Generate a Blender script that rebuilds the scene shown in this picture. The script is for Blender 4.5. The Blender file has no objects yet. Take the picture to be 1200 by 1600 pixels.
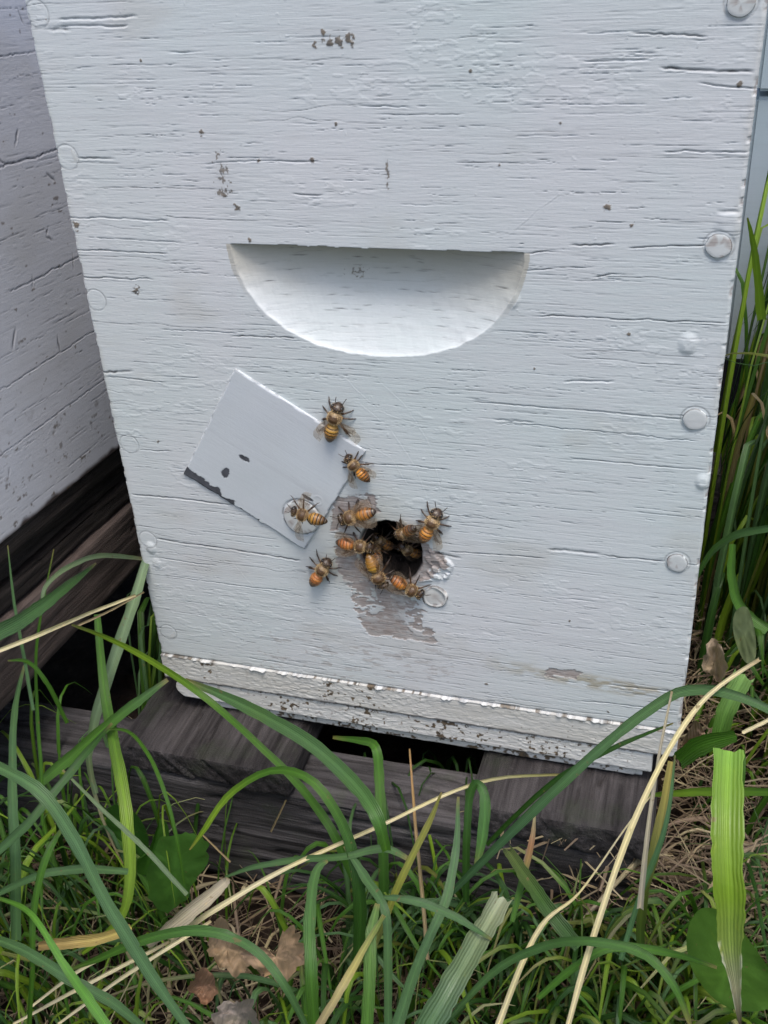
import bpy, bmesh, math, random
import numpy as np
from mathutils import Vector, Matrix
random.seed(7)
S = bpy.context.scene
COL = S.collection
R = math.radians

# ------------------------------------------------------------------ camera
RES = (1200, 1600); FPX = 1625.0
XR = np.array([5765, 602, -1625.]); XR /= np.linalg.norm(XR)
DN = np.array([175, 2709, 1625.]); DN -= XR*(DN@XR); DN /= np.linalg.norm(DN)
DP = np.cross(XR, DN); DP *= np.sign(DP[2])
RM = np.array([XR, DP, -DN])              # camera(x right,y down,z fwd) -> world
CAM = np.array([0, -0.32336, 0.400])
cam = bpy.data.cameras.new('camera'); co = bpy.data.objects.new('camera', cam); COL.objects.link(co)
m = RM @ np.diag([1, -1, -1.])
co.matrix_world = Matrix([[*m[0], CAM[0]], [*m[1], CAM[1]], [*m[2], CAM[2]], [0, 0, 0, 1]])
cam.sensor_fit = 'VERTICAL'; cam.sensor_height = 24; cam.sensor_width = 18
cam.lens = 24*FPX/1600
cam.clip_start = 0.01; cam.clip_end = 200
S.camera = co

# ------------------------------------------------------------------ sky, sun, exposure (overcast)
SUN_EL, SUN_AZ = 70, 150                  # azimuth from +Y, clockwise
W = bpy.data.worlds.new('World'); S.world = W; W.use_nodes = True
nt = W.node_tree; bg = nt.nodes['Background']
sky = nt.nodes.new('ShaderNodeTexSky'); sky.sky_type = 'NISHITA'; sky.sun_disc = False
sky.sun_elevation = R(SUN_EL); sky.sun_rotation = R(SUN_AZ); sky.air_density = 1.0; sky.dust_density = 3.0; sky.ozone_density = 0.6
nt.links.new(sky.outputs[0], bg.inputs[0]); bg.inputs[1].default_value = 0.138
sl = bpy.data.lights.new('sun', 'SUN'); sl.energy = 1.35; sl.angle = R(20); sl.color = (1, 0.97, 0.93)
so = bpy.data.objects.new('sun', sl); COL.objects.link(so)
sd = Vector((math.sin(R(SUN_AZ))*math.cos(R(SUN_EL)), math.cos(R(SUN_AZ))*math.cos(R(SUN_EL)), math.sin(R(SUN_EL))))
so.rotation_euler = sd.to_track_quat('Z', 'Y').to_euler(); so.location = sd*5
S.view_settings.view_transform = 'Standard'; S.view_settings.look = 'None'
S.view_settings.exposure = 0.90; S.view_settings.gamma = 1

# ------------------------------------------------------------------ helpers
def ray(px, py): return RM @ np.array([px-600., py-800., FPX])
def at(px, py, Y=0.0):
    r = ray(px, py); p = CAM + r*(Y-CAM[1])/r[1]; return Vector(p)
def atz(px, py, z):
    r = ray(px, py); return Vector(CAM + r*(z-CAM[2])/r[2])
def mm_per_px(Y, px=600, py=1300):
    p = np.array(at(px, py, Y)); return float(np.dot(p-CAM, RM[:, 2]))/FPX

def tag(o, label=None, cat=None, group=None, kind=None):
    if label: o['label'] = label
    if cat: o['category'] = cat
    if group: o['group'] = group
    if kind: o['kind'] = kind
    return o
def empty(name, loc=(0, 0, 0), rot=None):
    o = bpy.data.objects.new(name, None); COL.objects.link(o); o.location = loc
    if rot is not None: o.rotation_euler = rot
    o.empty_display_size = 0.01
    return o
def link(name, me, mat, parent=None, loc=None):
    o = bpy.data.objects.new(name, me); COL.objects.link(o)
    if mat: me.materials.append(mat)
    if parent is not None: o.parent = parent
    if loc is not None: o.location = loc
    return o
def mesh_np(name, V, F, col=None, uv=None, smooth=True):
    me = bpy.data.meshes.new(name)
    V = np.asarray(V, np.float32); F = np.asarray(F, np.int32)
    me.vertices.add(len(V)); me.vertices.foreach_set('co', V.ravel())
    n = F.shape[1]
    me.loops.add(F.size); me.loops.foreach_set('vertex_index', F.ravel())
    me.polygons.add(len(F)); me.polygons.foreach_set('loop_start', np.arange(len(F), dtype=np.int32)*n)
    me.polygons.foreach_set('loop_total', np.full(len(F), n, np.int32))
    me.update(calc_edges=True)
    me.polygons.foreach_set('use_smooth', np.full(len(F), smooth))
    if col is not None:
        a = me.attributes.new('col', 'FLOAT_COLOR', 'POINT')
        c = np.ones((len(V), 4), np.float32); c[:, :col.shape[1]] = col
        a.data.foreach_set('color', c.ravel())
    if uv is not None:
        u = me.uv_layers.new(name='uv'); u.data.foreach_set('uv', np.asarray(uv, np.float32)[F.ravel()].ravel())
    me.validate(); return me

_tabs = {}
def vn(x, y, seed=0):
    if seed not in _tabs: _tabs[seed] = np.random.RandomState(seed+11).rand(256, 256).astype(np.float32)
    T = _tabs[seed]
    x = np.asarray(x, np.float32); y = np.asarray(y, np.float32)
    xi = np.floor(x).astype(int); yi = np.floor(y).astype(int)
    fx = x-xi; fy = y-yi; fx = fx*fx*(3-2*fx); fy = fy*fy*(3-2*fy)
    a = T[yi & 255, xi & 255]; b = T[yi & 255, (xi+1) & 255]; c = T[(yi+1) & 255, xi & 255]; d = T[(yi+1) & 255, (xi+1) & 255]
    return (a*(1-fx)+b*fx)*(1-fy)+(c*(1-fx)+d*fx)*fy
def fbm(x, y, seed=0, o=4):
    s = 0; a = 0.5; t = 0
    for i in range(o):
        s = s+a*vn(x*2**i, y*2**i, seed+i); t += a; a *= .55
    return s/t
def ss(a, b, x):
    t = np.clip((x-a)/(b-a), 0, 1); return t*t*(3-2*t)
def inpoly(U, V, poly):
    r = np.zeros(U.shape, bool); n = len(poly)
    for i in range(n):
        x0, y0 = poly[i]; x1, y1 = poly[(i+1) % n]
        c = ((y0 > V) != (y1 > V))
        r ^= c & (U < (x1-x0)*(V-y0)/((y1-y0) if y1 != y0 else 1e-9)+x0)
    return r
def polydist(U, V, poly):          # signed: >0 inside
    d = np.full(U.shape, 1e9, np.float32); n = len(poly)
    for i in range(n):
        x0, y0 = poly[i]; x1, y1 = poly[(i+1) % n]; dx, dy = x1-x0, y1-y0
        t = np.clip(((U-x0)*dx+(V-y0)*dy)/(dx*dx+dy*dy+1e-9), 0, 1)
        d = np.minimum(d, np.hypot(U-x0-t*dx, V-y0-t*dy))
    return np.where(inpoly(U, V, poly), d, -d)

# ------------------------------------------------------------------ node materials
def mat(name, rough=0.5, spec=0.4):
    M = bpy.data.materials.new(name); M.use_nodes = True
    nt = M.node_tree; b = nt.nodes['Principled BSDF']
    b.inputs['Roughness'].default_value = rough
    b.inputs['Specular IOR Level'].default_value = spec
    return M, nt, b
def nd(nt, t, **k):
    n = nt.nodes.new(t)
    for a, v in k.items(): setattr(n, a, v)
    return n
def noise(nt, scale, vec, detail=4, rough=.55):
    n = nd(nt, 'ShaderNodeTexNoise'); n.inputs['Scale'].default_value = scale
    n.inputs['Detail'].default_value = detail; n.inputs['Roughness'].default_value = rough
    nt.links.new(vec, n.inputs['Vector']); return n.outputs['Fac']
def mapping(nt, scale, src='Object', rot=(0, 0, 0)):
    tc = nd(nt, 'ShaderNodeTexCoord'); mp = nd(nt, 'ShaderNodeMapping')
    mp.inputs['Scale'].default_value = scale; mp.inputs['Rotation'].default_value = rot
    nt.links.new(tc.outputs[src], mp.inputs['Vector']); return mp.outputs[0]
def ramp(nt, fac, stops):
    r = nd(nt, 'ShaderNodeValToRGB'); e = r.color_ramp.elements
    while len(e) < len(stops): e.new(0.5)
    for i, (p, c) in enumerate(stops):
        e[i].position = p; e[i].color = (*c, 1) if len(c) == 3 else c
    nt.links.new(fac, r.inputs[0]); return r.outputs[0]
def mix(nt, fac, a, b, typ='MIX'):
    m = nd(nt, 'ShaderNodeMix', data_type='RGBA', blend_type=typ)
    for s, v in ((m.inputs[0], fac), (m.inputs[6], a), (m.inputs[7], b)):
        if hasattr(v, 'links') or isinstance(v, bpy.types.NodeSocket): nt.links.new(v, s)
        elif isinstance(v, (tuple, list)): s.default_value = (*v, 1)[:4]
        else: s.default_value = v
    return m.outputs[2]
def math_(nt, op, a, b=0.0):
    m = nd(nt, 'ShaderNodeMath', operation=op)
    for s, v in ((m.inputs[0], a), (m.inputs[1], b)):
        if isinstance(v, bpy.types.NodeSocket): nt.links.new(v, s)
        else: s.default_value = v
    return m.outputs[0]
def bump(nt, bsdf, h, strength, dist):
    b = nd(nt, 'ShaderNodeBump'); b.inputs['Strength'].default_value = strength; b.inputs['Distance'].default_value = dist
    nt.links.new(h, b.inputs['Height']); nt.links.new(b.outputs[0], bsdf.inputs['Normal'])

def paint_material(name, base, tint, bare=((.20, .165, .148), (.41, .36, .33)), sc=1.0, bare_stretch=(90, 90, 1400), stained=True):
    """painted timber; attribute col: R = crack grime, G = bare wood, B = brown specks, A = olive brown tone, stains too"""
    M, nt, b = mat(name, .5, .3)
    at_ = nd(nt, 'ShaderNodeAttribute', attribute_name='col'); sep = nd(nt, 'ShaderNodeSeparateColor')
    nt.links.new(at_.outputs['Color'], sep.inputs[0])
    v1 = mapping(nt, (1, 1, 1)); v2 = mapping(nt, bare_stretch); v3 = mapping(nt, (12*sc, 12*sc, 12*sc))
    c = mix(nt, ramp(nt, noise(nt, 1, v3, 5), [(.35, (0, 0, 0)), (.65, (1, 1, 1))]), base, tint)
    fine = noise(nt, 900, v1, 4)
    c = mix(nt, math_(nt, 'MULTIPLY', fine, .22), c, tuple(x*.72 for x in base))
    st = mapping(nt, (9, 9, 330)); sg = noise(nt, 1, st, 4, .6)
    c = mix(nt, ramp(nt, sg, [(.5, (0, 0, 0)), (.75, (.35,)*3)]), c, tuple(x*.74 for x in tint))
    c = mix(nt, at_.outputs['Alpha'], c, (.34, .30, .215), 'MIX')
    w = ramp(nt, noise(nt, 1, v2, 5), [(.3, bare[0]), (.7, bare[1])])
    w = mix(nt, ramp(nt, noise(nt, 260, v1, 5, .7), [(.46, (0, 0, 0)), (.66, (.6,)*3)]), w, (.40, .39, .37)) if sc == 1.0 and stained else w
    c = mix(nt, sep.outputs[1], c, w)
    c = mix(nt, sep.outputs[2], c, ramp(nt, noise(nt, 500, v1, 3), [(.35, (.04, .028, .018)), (.65, (.14, .095, .05))]))
    c = mix(nt, sep.outputs[0], c, (.035, .032, .035))
    nt.links.new(c, b.inputs['Base Color'])
    rr = math_(nt, 'ADD', .50, math_(nt, 'MULTIPLY', sep.outputs[1], .45)); nt.links.new(rr, b.inputs['Roughness'])
    h = math_(nt, 'ADD', math_(nt, 'MULTIPLY', noise(nt, 1, mapping(nt, (130, 130, 2600)), 4), .8), math_(nt, 'MULTIPLY', fine, .5))
    bump(nt, b, h, .38, .00020)
    return M

def wood_material(name, c0, c1, stretch, moss=0, rough=.8):
    M, nt, b = mat(name, rough, .2)
    v = mapping(nt, stretch); v2 = mapping(nt, (14, 14, 14))
    n1 = noise(nt, 1, v, 6, .65)
    c = ramp(nt, n1, [(.30, c0), (.46, tuple((a+b_)*.38 for a, b_ in zip(c0, c1))), (.70, c1)])
    n2 = noise(nt, 1, v2, 5)
    c = mix(nt, ramp(nt, n2, [(.4, (0, 0, 0)), (.7, (.8,)*3)]), c, tuple(x*.45 for x in c0)); c = mix(nt, ramp(nt, noise(nt, 9.1, v2, 6, .7), [(.58, (0, 0, 0)), (.72, (.35,)*3)]), c, tuple(min(1, x*1.25) for x in c1))
    if moss: c = mix(nt, ramp(nt, noise(nt, 3, v2, 5), [(.58, (0, 0, 0)), (.72, (moss,)*3)]), c, (.05, .075, .03))
    nt.links.new(c, b.inputs['Base Color'])
    fine = noise(nt, 1500, mapping(nt, (1, 1, 1)), 3)
    bump(nt, b, math_(nt, 'ADD', n1, math_(nt, 'MULTIPLY', fine, .25)), 1.0, .0020)
    return M

def leaf_material(name='leaf', trans=.25, rough=.42, veins=True):
    M, nt, b = mat(name, rough, .38)
    a = nd(nt, 'ShaderNodeAttribute', attribute_name='col')
    uvn = nd(nt, 'ShaderNodeUVMap', uv_map='uv'); s = nd(nt, 'ShaderNodeSeparateXYZ'); nt.links.new(uvn.outputs[0], s.inputs[0])
    wv = math_(nt, 'SINE', math_(nt, 'MULTIPLY', s.outputs[0], 48.0))
    n = noise(nt, 260, mapping(nt, (1, 1, 1)), 4)
    n2 = noise(nt, 40, mapping(nt, (1, 1, 1)), 3)
    c = mix(nt, math_(nt, 'MULTIPLY', n, .6), a.outputs['Color'], (.75, .85, .6), 'MULTIPLY')
    c = mix(nt, ramp(nt, n2, [(.35, (0, 0, 0)), (.7, (.4,)*3)]), c, (1.25, 1.2, .7), 'MULTIPLY')
    if veins: c = mix(nt, math_(nt, 'MULTIPLY', math_(nt, 'ADD', wv, 1), .06), c, (1.35, 1.3, 1.2), 'MULTIPLY')
    spot = ramp(nt, noise(nt, 330, mapping(nt, (1, 1, 1)), 2), [(.70, (0, 0, 0)), (.75, (.7,)*3)])
    mp = nd(nt, 'ShaderNodeMapping'); mp.inputs['Scale'].default_value = (26, 1.6, 1); nt.links.new(uvn.outputs[0], mp.inputs[0])
    stn = noise(nt, 1, mp.outputs[0], 3, .6)
    if veins: c = mix(nt, ramp(nt, stn, [(.35, (0, 0, 0)), (.7, (.55,)*3)]), c, (1.5, 1.42, 1.35), 'MULTIPLY'); c = mix(nt, ramp(nt, stn, [(.25, (.5,)*3), (.45, (0, 0, 0))]), c, (.55, .6, .5), 'MULTIPLY')
    mp2 = nd(nt, 'ShaderNodeMapping'); mp2.inputs['Scale'].default_value = (3, 9, 1); mp2.inputs['Location'].default_value = (7, 3, 0); nt.links.new(uvn.outputs[0], mp2.inputs[0])
    c = mix(nt, ramp(nt, noise(nt, 1, mp2.outputs[0], 5, .7), [(.6, (0, 0, 0)), (.72, (.45,)*3)]), c, (1.5, 1.1, .6) if not veins else (1.7, 1.35, .9), 'MULTIPLY')
    c = mix(nt, spot, c, (.16, .11, .05))
    nt.links.new(c, b.inputs['Base Color'])
    bump(nt, b, math_(nt, 'ADD', math_(nt, 'MULTIPLY', wv, .3 if veins else 0), n), .6, .0004)
    tr = nd(nt, 'ShaderNodeBsdfTranslucent'); nt.links.new(mix(nt, 1.0, c, (1.1, 1.25, .5), 'MULTIPLY'), tr.inputs[0])
    ms = nd(nt, 'ShaderNodeMixShader'); ms.inputs[0].default_value = trans
    nt.links.new(b.outputs[0], ms.inputs[1]); nt.links.new(tr.outputs[0], ms.inputs[2])
    nt.links.new(ms.outputs[0], nt.nodes['Material Output'].inputs[0])
    return M

PAINT = (.555, .600, .590); PTINT = (.60, .60, .605)
M_paint = paint_material('white_paint', PAINT, PTINT)
M_paint2 = paint_material('worn_white_paint', (.60, .60, .57), (.65, .645, .635))
M_far_shaded = paint_material('far_paint_shaded', (.36, .43, .47), (.42, .47, .52))  # pale paint with the far hive's partial shade put into its colour
M_plate = paint_material('plate_paint', (.53, .565, .575), (.55, .57, .60), bare=((.045, .047, .052), (.085, .088, .1)), bare_stretch=(300, 300, 300), stained=False)
M_old = paint_material('old_grey_paint', (.54, .54, .565), (.60, .60, .63), bare=((.03, .022, .02), (.08, .06, .055)), stained=False)
M_wood = wood_material('weathered_wood', (.015, .013, .013), (.125, .116, .118), (9, 260, 260), moss=.3)
M_woody = wood_material('weathered_wood_depth_grain', (.012, .010, .010), (.085, .076, .076), (260, 10, 260), moss=.2)
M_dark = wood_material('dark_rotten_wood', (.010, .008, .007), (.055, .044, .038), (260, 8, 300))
M_brown = wood_material('brown_wood', (.070, .052, .045), (.15, .115, .10), (120, 8, 160))
M_leaf = leaf_material('leaf')
M_dry = leaf_material('dry_leaf', .12, .7)
M_broad = leaf_material('broad_leaf', .3, .4, veins=False)

# ------------------------------------------------------------------ height-field panels
def panel(name, wmm, hmm, step, hfun, matl, skirt=0, cut=None, parent=None, warp=None):
    """panel in its own X(right) Z(up) plane, facing -Y, mm units; hfun(U,V)->(H,C)"""
    nu = int(wmm/step)+1; nv = int(hmm/step)+1
    u = np.linspace(0, wmm, nu, dtype=np.float32); v = np.linspace(0, hmm, nv, dtype=np.float32)
    U, V = np.meshgrid(u, v)
    H, C = hfun(U, V)
    X, Z = U.copy(), V.copy()
    if warp: X, Z = warp(U, V, X, Z)
    if skirt:
        pad = lambda A: np.pad(A, 1, mode='edge')
        X, Z, H = pad(X), pad(Z), pad(H); C = np.pad(C, ((1, 1), (1, 1), (0, 0)), mode='edge')
        H[0, :] = H[-1, :] = H[:, 0] = H[:, -1] = -skirt
    nv, nu = H.shape
    P = np.stack([X, -H, Z], -1).reshape(-1, 3)/1000
    idx = np.arange(nu*nv).reshape(nv, nu)
    F = np.stack([idx[:-1, :-1], idx[:-1, 1:], idx[1:, 1:], idx[1:, :-1]], -1).reshape(-1, 4)
    if cut is not None:
        k = cut(X, Z)[:-1, :-1].ravel(); F = F[~k]
        used = np.zeros(len(P), bool); used[F.ravel()] = True
        rm = np.cumsum(used)-1; P = P[used]; F = rm[F]; Cc = C.reshape(-1, 4)[used]
    else: Cc = C.reshape(-1, 4)
    return link(name, mesh_np(name, P, F, Cc), matl, parent)

def wood_relief(U, V, seed=0, amp=1.0, crk=1.0):
    """fine paint-over-grain relief in mm plus crack grime mask"""
    W_ = V + 1.6*vn(U/80, V/45, seed+40) + .25*vn(U/22, V/9, seed+41)
    H = .16*(fbm(U/90, V/70, seed+1)-.5)
    zone = vn(U/60, V/28, seed+2)
    H = H + .055*amp*(fbm(U/26, W_/.8, seed+3, 3)-.5)*(.45+zone)
    H = H + .045*amp*(fbm(U/5, W_/.42, seed+6, 2)-.5)
    G = np.zeros_like(U)
    step = float(U[0, 1]-U[0, 0])
    for k, (lx, lv, wd, thr, dep, gg) in enumerate([(34, 1.5, .10, .50, .12, .32), (15, .95, .10, .50, .08, .10), (80, 3.6, .13, .50, .18, .6), (9, .7, .09, .52, .07, .05), (48, 1.1, .09, .52, .10, .25)]):
        n = vn(U/lx+.25*vn(U/6, V/2, seed+60), W_/lv+.35*vn(U/7, V/3, seed+65), seed+10+k)
        gv = np.abs(np.gradient(n, axis=0))/step; g0 = .55/lv
        mk = ss(thr, thr+.16, vn(U/(lx*.6)+7, W_/(lv*1.7), seed+20+k))*ss(.35*g0, 1.0*g0, gv)*(.5+.7*vn(U/2.3, W_/.8, seed+30+k))
        d = (n-.5)/np.maximum(gv, .3*g0)
        line = np.exp(-(d/wd)**2)*mk
        lip = np.exp(-((d+2.1*wd)/(wd*1.4))**2)*mk
        H = H - dep*crk*line + .22*dep*crk*lip
        G = np.maximum(G, line*gg*crk)
    # little paint flakes
    f = fbm(U/5, W_/1.7, seed+50, 3); fm = ss(.55, .7, vn(U/34, V/16, seed+51))
    pl = ss(.60, .63, f)*fm
    H = H + .085*amp*pl
    # pimples
    p = vn(U/.9, V/.9, seed+55); pm = ss(.955, .99, p)
    H = H + .12*pm
    return H, G, W_

def stroke(H, G, U, V, p0, p1, w=.22, dep=.4, lip=.15, g=.9, wob=.5, seed=0):
    """one crack from p0 to p1 (mm)"""
    (x0, y0), (x1, y1) = p0, p1
    step = U[0, 1]-U[0, 0]; L = math.hypot(x1-x0, y1-y0)
    i0 = max(int((min(x0, x1)-2)/step), 0); i1 = min(int((max(x0, x1)+2)/step)+1, U.shape[1])
    j0 = max(int((min(y0, y1)-3)/step), 0); j1 = min(int((max(y0, y1)+3)/step)+1, U.shape[0])
    if i1 <= i0 or j1 <= j0: return
    u = U[j0:j1, i0:i1]; v = V[j0:j1, i0:i1]
    dx, dy = (x1-x0)/L, (y1-y0)/L
    t = ((u-x0)*dx+(v-y0)*dy)/L; d = -(u-x0)*dy+(v-y0)*dx
    d = d + wob*(vn(t*L/7, t*0+seed*3.7, 90)-.5)+wob*.5*(vn(t*L/1.6, t*0+seed*1.7, 91)-.5)
    tap = np.clip(t*L/2.5+.15, 0, 1)*np.clip((1-t)*L/2.5+.15, 0, 1)*(t > -.02)*(t < 1.02)*(.55+.6*vn(t*L/2.2, t*0+seed, 92))
    a = np.exp(-(d/w)**2)*tap; b = np.exp(-((d+1.9*w)/(1.3*w))**2)*tap
    H[j0:j1, i0:i1] += -dep*a+.5*lip*b
    G[j0:j1, i0:i1] = np.maximum(G[j0:j1, i0:i1], a*g)

# ================================================================== THE HIVE
HX0, HX1, HZ0, HZ1 = -.2180, .0096, .1083, .3790
HWm, HHm = (HX1-HX0)*1000, (HZ1-HZ0)*1000
def fp(px, py):
    p = at(px, py, 0); return ((p.x-HX0)*1000, (p.z-HZ0)*1000)
hive = tag(empty('beehive', ((HX0+HX1)/2, 0, .0785)), 'white painted wooden beehive box with half moon hand hold and round bee entrance', 'beehive')
def child_at(o, loc):
    o.parent = hive; o.location = Vector(loc)-Vector(hive.location); return o

HOLE = fp(612, 864)
def hole_r(U, V):
    du, dv = U-HOLE[0], V-HOLE[1]
    a = np.arctan2(dv, du)
    rr = 11.9+1.6*np.abs(np.sin(a))*(1-.3*np.cos(a))+.9*(vn(a*1.6+9, a*0, 71)-.5)+.5*(vn(a*6+9, a*0, 72)-.5)
    return np.hypot(du, dv)/rr
def front_h(U, V):
    H, G, W_ = wood_relief(U, V, 0, .8, 1.0)
    rs = np.random.RandomState(5)
    # random long cracks, denser to the upper right and the bottom
    for k in range(820):
        x = rs.rand()*HWm; y = rs.rand()**1.15*HHm*.95
        L = rs.choice([5, 9, 16, 30], p=[.35, .35, .2, .1])*(0.7+.6*rs.rand())
        w = .07+.09*rs.rand()**3; sl = (rs.rand()-.5)*.02
        stroke(H, G, U, V, (x, y), (x+L, y+L*sl), w, .16+.3*rs.rand()*(w/.2), .10, (.16+.5*rs.rand()**2), .6, k)
    C = [((1030,105),(1178,113),.34,.95),((910,97),(1012,93),.18,.4),((1090,130),(1186,140),.2,.6),((985,52),(1105,57),.24,.8),((890,384),(962,381),.26,.85),
         ((980,387),(1106,383),.2,.9),((815,396),(870,393),.2,.7),((925,432),(970,429),.2,.8),((818,423),(868,420),.2,.75),((840,493),(1136,506),.2,.85),
         ((1035,236),(1172,238),.2,.6),((1120,330),(1158,331),.5,.4),((360,525),(468,528),.24,.9),((108,390),(262,396),.2,.7),((120,432),(240,437),.2,.7),
         ((250,515),(370,520),.16,.5),((120,247),(180,249),.3,.7),((155,582),(208,579),.45,.9),((165,588),(260,597),.18,.6),((205,772),(392,792),.3,.75),
         ((244,842),(470,876),.34,.8),((238,870),(340,885),.2,.5),((700,862),(852,872),.2,.7),((938,868),(1042,877),.26,.9),((855,858),(940,866),.5,.5),
         ((740,627),(1070,655),.2,.7),((784,660),(1090,690),.16,.5),((770,655),(836,660),.26,.5),((890,716),(1104,735),.2,.7),((218,702),(270,706),.2,.6),
         ((100,340),(265,345),.24,.5),((320,255),(440,250),.16,.4),((430,252),(500,254),.16,.6),((455,303),(505,305),.2,.7),((75,45),(110,45),.5,.6),
         ((90,30),(215,25),.35,.35),((90,42),(200,40),.3,.4),((880,595),(960,597),.3,.4),((530,724),(640,728),.2,.7),((640,728),(702,735),.16,.5),((540,690),(580,705),.16,.5),
         ((515,832),(560,838),.35,.95),((660,862),(720,872),.45,.9),((570,772),(582,800),.2,.5),((905,1095),(1062,1112),.22,.6),((1070,1045),(1072,1100),.3,.4),
         ((255,900),(455,925),.16,.4),((700,1087),(1060,1132),.15,.4),((950,1070),(1075,1083),.24,.6),((150,372),(280,378),.16,.5),((560,165),(640,168),.16,.4)]
    for k, (a, b, w, g) in enumerate(C): stroke(H, G, U, V, fp(*a), fp(*b), w, .45, .2, g, .7, 400+k)
    # old scraped arcs beside the swivelling plate
    for k, pts in enumerate([[(590,590),(640,640),(675,700),(690,770),(697,830)],[(560,628),(610,670),(650,730),(672,790)],[(570,690),(612,715),(640,760)],[(540,590),(590,640),(655,665)],[(365,880),(400,920),(455,935)],[(880,303),(845,325),(800,365)]]):
        for a, b in zip(pts[:-1], pts[1:]): stroke(H, G, U, V, fp(*a), fp(*b), .18, .06, .12, .05, .6, 500+k)
    # nail dimples and paint halo
    D = np.zeros_like(U)
    for (px, py, r) in NAILS:
        cx, cy = fp(px, py); d = np.hypot(U-cx, V-cy)
        H = H - .14*np.exp(-((d-r-.05)/.22)**2); G = np.maximum(G, .4*np.exp(-((d-r-.2)/.28)**2)*(.2+vn(U/1.2, V/1.2, 33)))
    for (px, py, r, hh) in [(1075,537,3.6,.7),(236,856,3.0,.6),(800,468,3.2,.6),(1140,352,5,.6),(245,880,2.6,.3),(1098,753,3,.7)]:
        cx, cy = fp(px, py); d = np.hypot((U-cx), (V-cy)*.8); H = H + hh*ss(r, r*.3, d)
    # specks of propolis / droppings
    for (px, py, r) in [(315,208,1.1),(118,352,1.6),(948,322,1.3),(987,352,.8),(213,453,1.6),(220,94,.6),(370,324,1.1),(350,305,.9),(404,252,.8),(487,250,.8),(525,194,.7),
                        (530,64,1.5),(545,60,1.4),(515,66,1.2),(552,55,.9),(492,72,1.1),(505,50,.8),(550,70,.9),(390,374,.8),(876,192,.5),(780,258,.5),(982,522,.6),(392,968,.5),(247,690,1.1),(835,575,.5),(736,110,.6),(1155,131,.9),(890,970,.5),(760,1068,.7),(895,1118,1.2),(950,1113,.9)]:
        cx, cy = fp(px, py); d = np.hypot((U-cx)*1.15, V-cy)/r+2.4*(fbm(U/1.1, V/.9, 77, 3)-.5)
        D = np.maximum(D, ss(1.05, .65, d)*.85); H = H+.15*ss(1, .4, d)
    for (px, py, w, h_, dn) in [(345,265,5,11,.70),(522,64,9,4,.72),(606,272,1,6,.60),(350,300,4,3,.62)]:
        cx, cy = fp(px, py); e = np.exp(-(((U-cx)/w)**2+((V-cy)/h_)**2))
        D = np.maximum(D, .75*ss(dn, dn+.1, fbm(U/.8, V/1.3, 81, 2)*(.55+.5*e)+.0*e+.12*e)*(e > .2)); D = np.maximum(D, .07*e)
    # hand hold
    hx0, hz = fp(360, 381); hx1 = fp(818, 395)[0]; hc = (hx0+hx1)/2; hw = (hx1-hx0)/2; hd = hz-fp(610, 557)[1]
    du = (U-hc)/hw; dv = (hz-V)/hd
    rho = (np.abs(du)**2.35+np.abs(np.maximum(dv, 0))**2.0)**.5 + .012*(vn(U/3, V/3, 95)-.5)
    inside = (dv > .0-.012*(vn(U/5, V*0, 96)-.5)) & (rho < 1.04)
    dep = 12.5*np.clip(1-rho, 0, 1)**.62*np.clip(1.12-rho*.25, 0, 1)
    dep = np.minimum(dep, 9.5*(1-np.exp(-dep/5.0))*1.28)
    sm = np.where(inside, 1., 0.)
    Hh = .45*H+.06*(fbm(U/6, V/6, 97)-.5)+.05*(vn(U/1.1+V*.25, V/30, 190)-.5)+.03*ss(.6, .64, fbm(U/3, V/1.6, 191, 3))
    G = G*(1-.6*sm); 
    H = H*(1-sm)+sm*(Hh-dep)
    for k in range(70):
        x = hc+(rs.rand()-.5)*1.7*hw; y = hz-rs.rand()*hd*.95
        if ((abs((x-hc)/hw))**2.35+((hz-y)/hd)**2)**.5 > .92: continue
        stroke(H, G, U, V, (x, y), (x+2+5*rs.rand(), y+(rs.rand()-.5)*.5), .12+.1*rs.rand(), .15, .05, .35+.45*rs.rand(), .4, 700+k)
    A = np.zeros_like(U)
    A += sm*.62*ss(.72, .10, dv+.12*(fbm(U/9, V/6, 98)-.5)+.10*(1-ss(-1, 1, du)))  # olive tone, stronger towards the top of the hand hold
    c1 = fp(546, 440); e = np.exp(-(((U-c1[0])/4)**2+((V-c1[1])/2)**2)); D = np.maximum(D, .7*ss(.62, .75, fbm(U/1.1, V/.8, 99)+.25*e-.12)*(e > .15))
    # peeled zones round the entrance
    pn = fbm(U/4.5, V/1.5, 120, 4); pn2 = fbm(U/2.0, V/1.2, 125, 3)
    B = np.zeros_like(U)
    for poly, k in [([(548,880),(575,870),(600,920),(640,935),(664,952),(682,1004),(640,1000),(572,992),(560,965),(548,930)], 1.0),
                    ([(520,775),(585,772),(592,800),(560,822),(515,830)], .62), ([(655,845),(690,862),(706,885),(680,900),(652,910),(648,880)], .6),
                    ([(520,848),(560,850),(565,905),(545,925),(528,890)], .35), ([(855,1040),(910,1050),(900,1062),(850,1056)], .5), ([(590,815),(655,830),(668,880),(640,930),(580,925),(558,860)], 1.2)]:
        sdist = polydist(U, V, [fp(*p) for p in poly])
        B = np.maximum(B, ss(-.04, .04, np.clip(sdist/4, -1, .45)+.95*(pn-.50)+.55*(pn2-.5)-.24*(1-k)))
    isl = ss(.56, .60, fbm(U/2.6, V/1.5, 180, 3)); cI = fp(560, 935); kI = np.exp(-(((U-cI[0])/13)**2+((V-cI[1])/8)**2)); B = B*(1-isl*np.clip(kI*1.6, 0, 1))
    cI = fp(655, 965); kI = np.exp(-(((U-cI[0])/7)**2+((V-cI[1])/9)**2)); B = B*(1-ss(.46, .52, fbm(U/3.5, V/1.8, 185, 3))*np.clip(kI*1.5, 0, 1))
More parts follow.
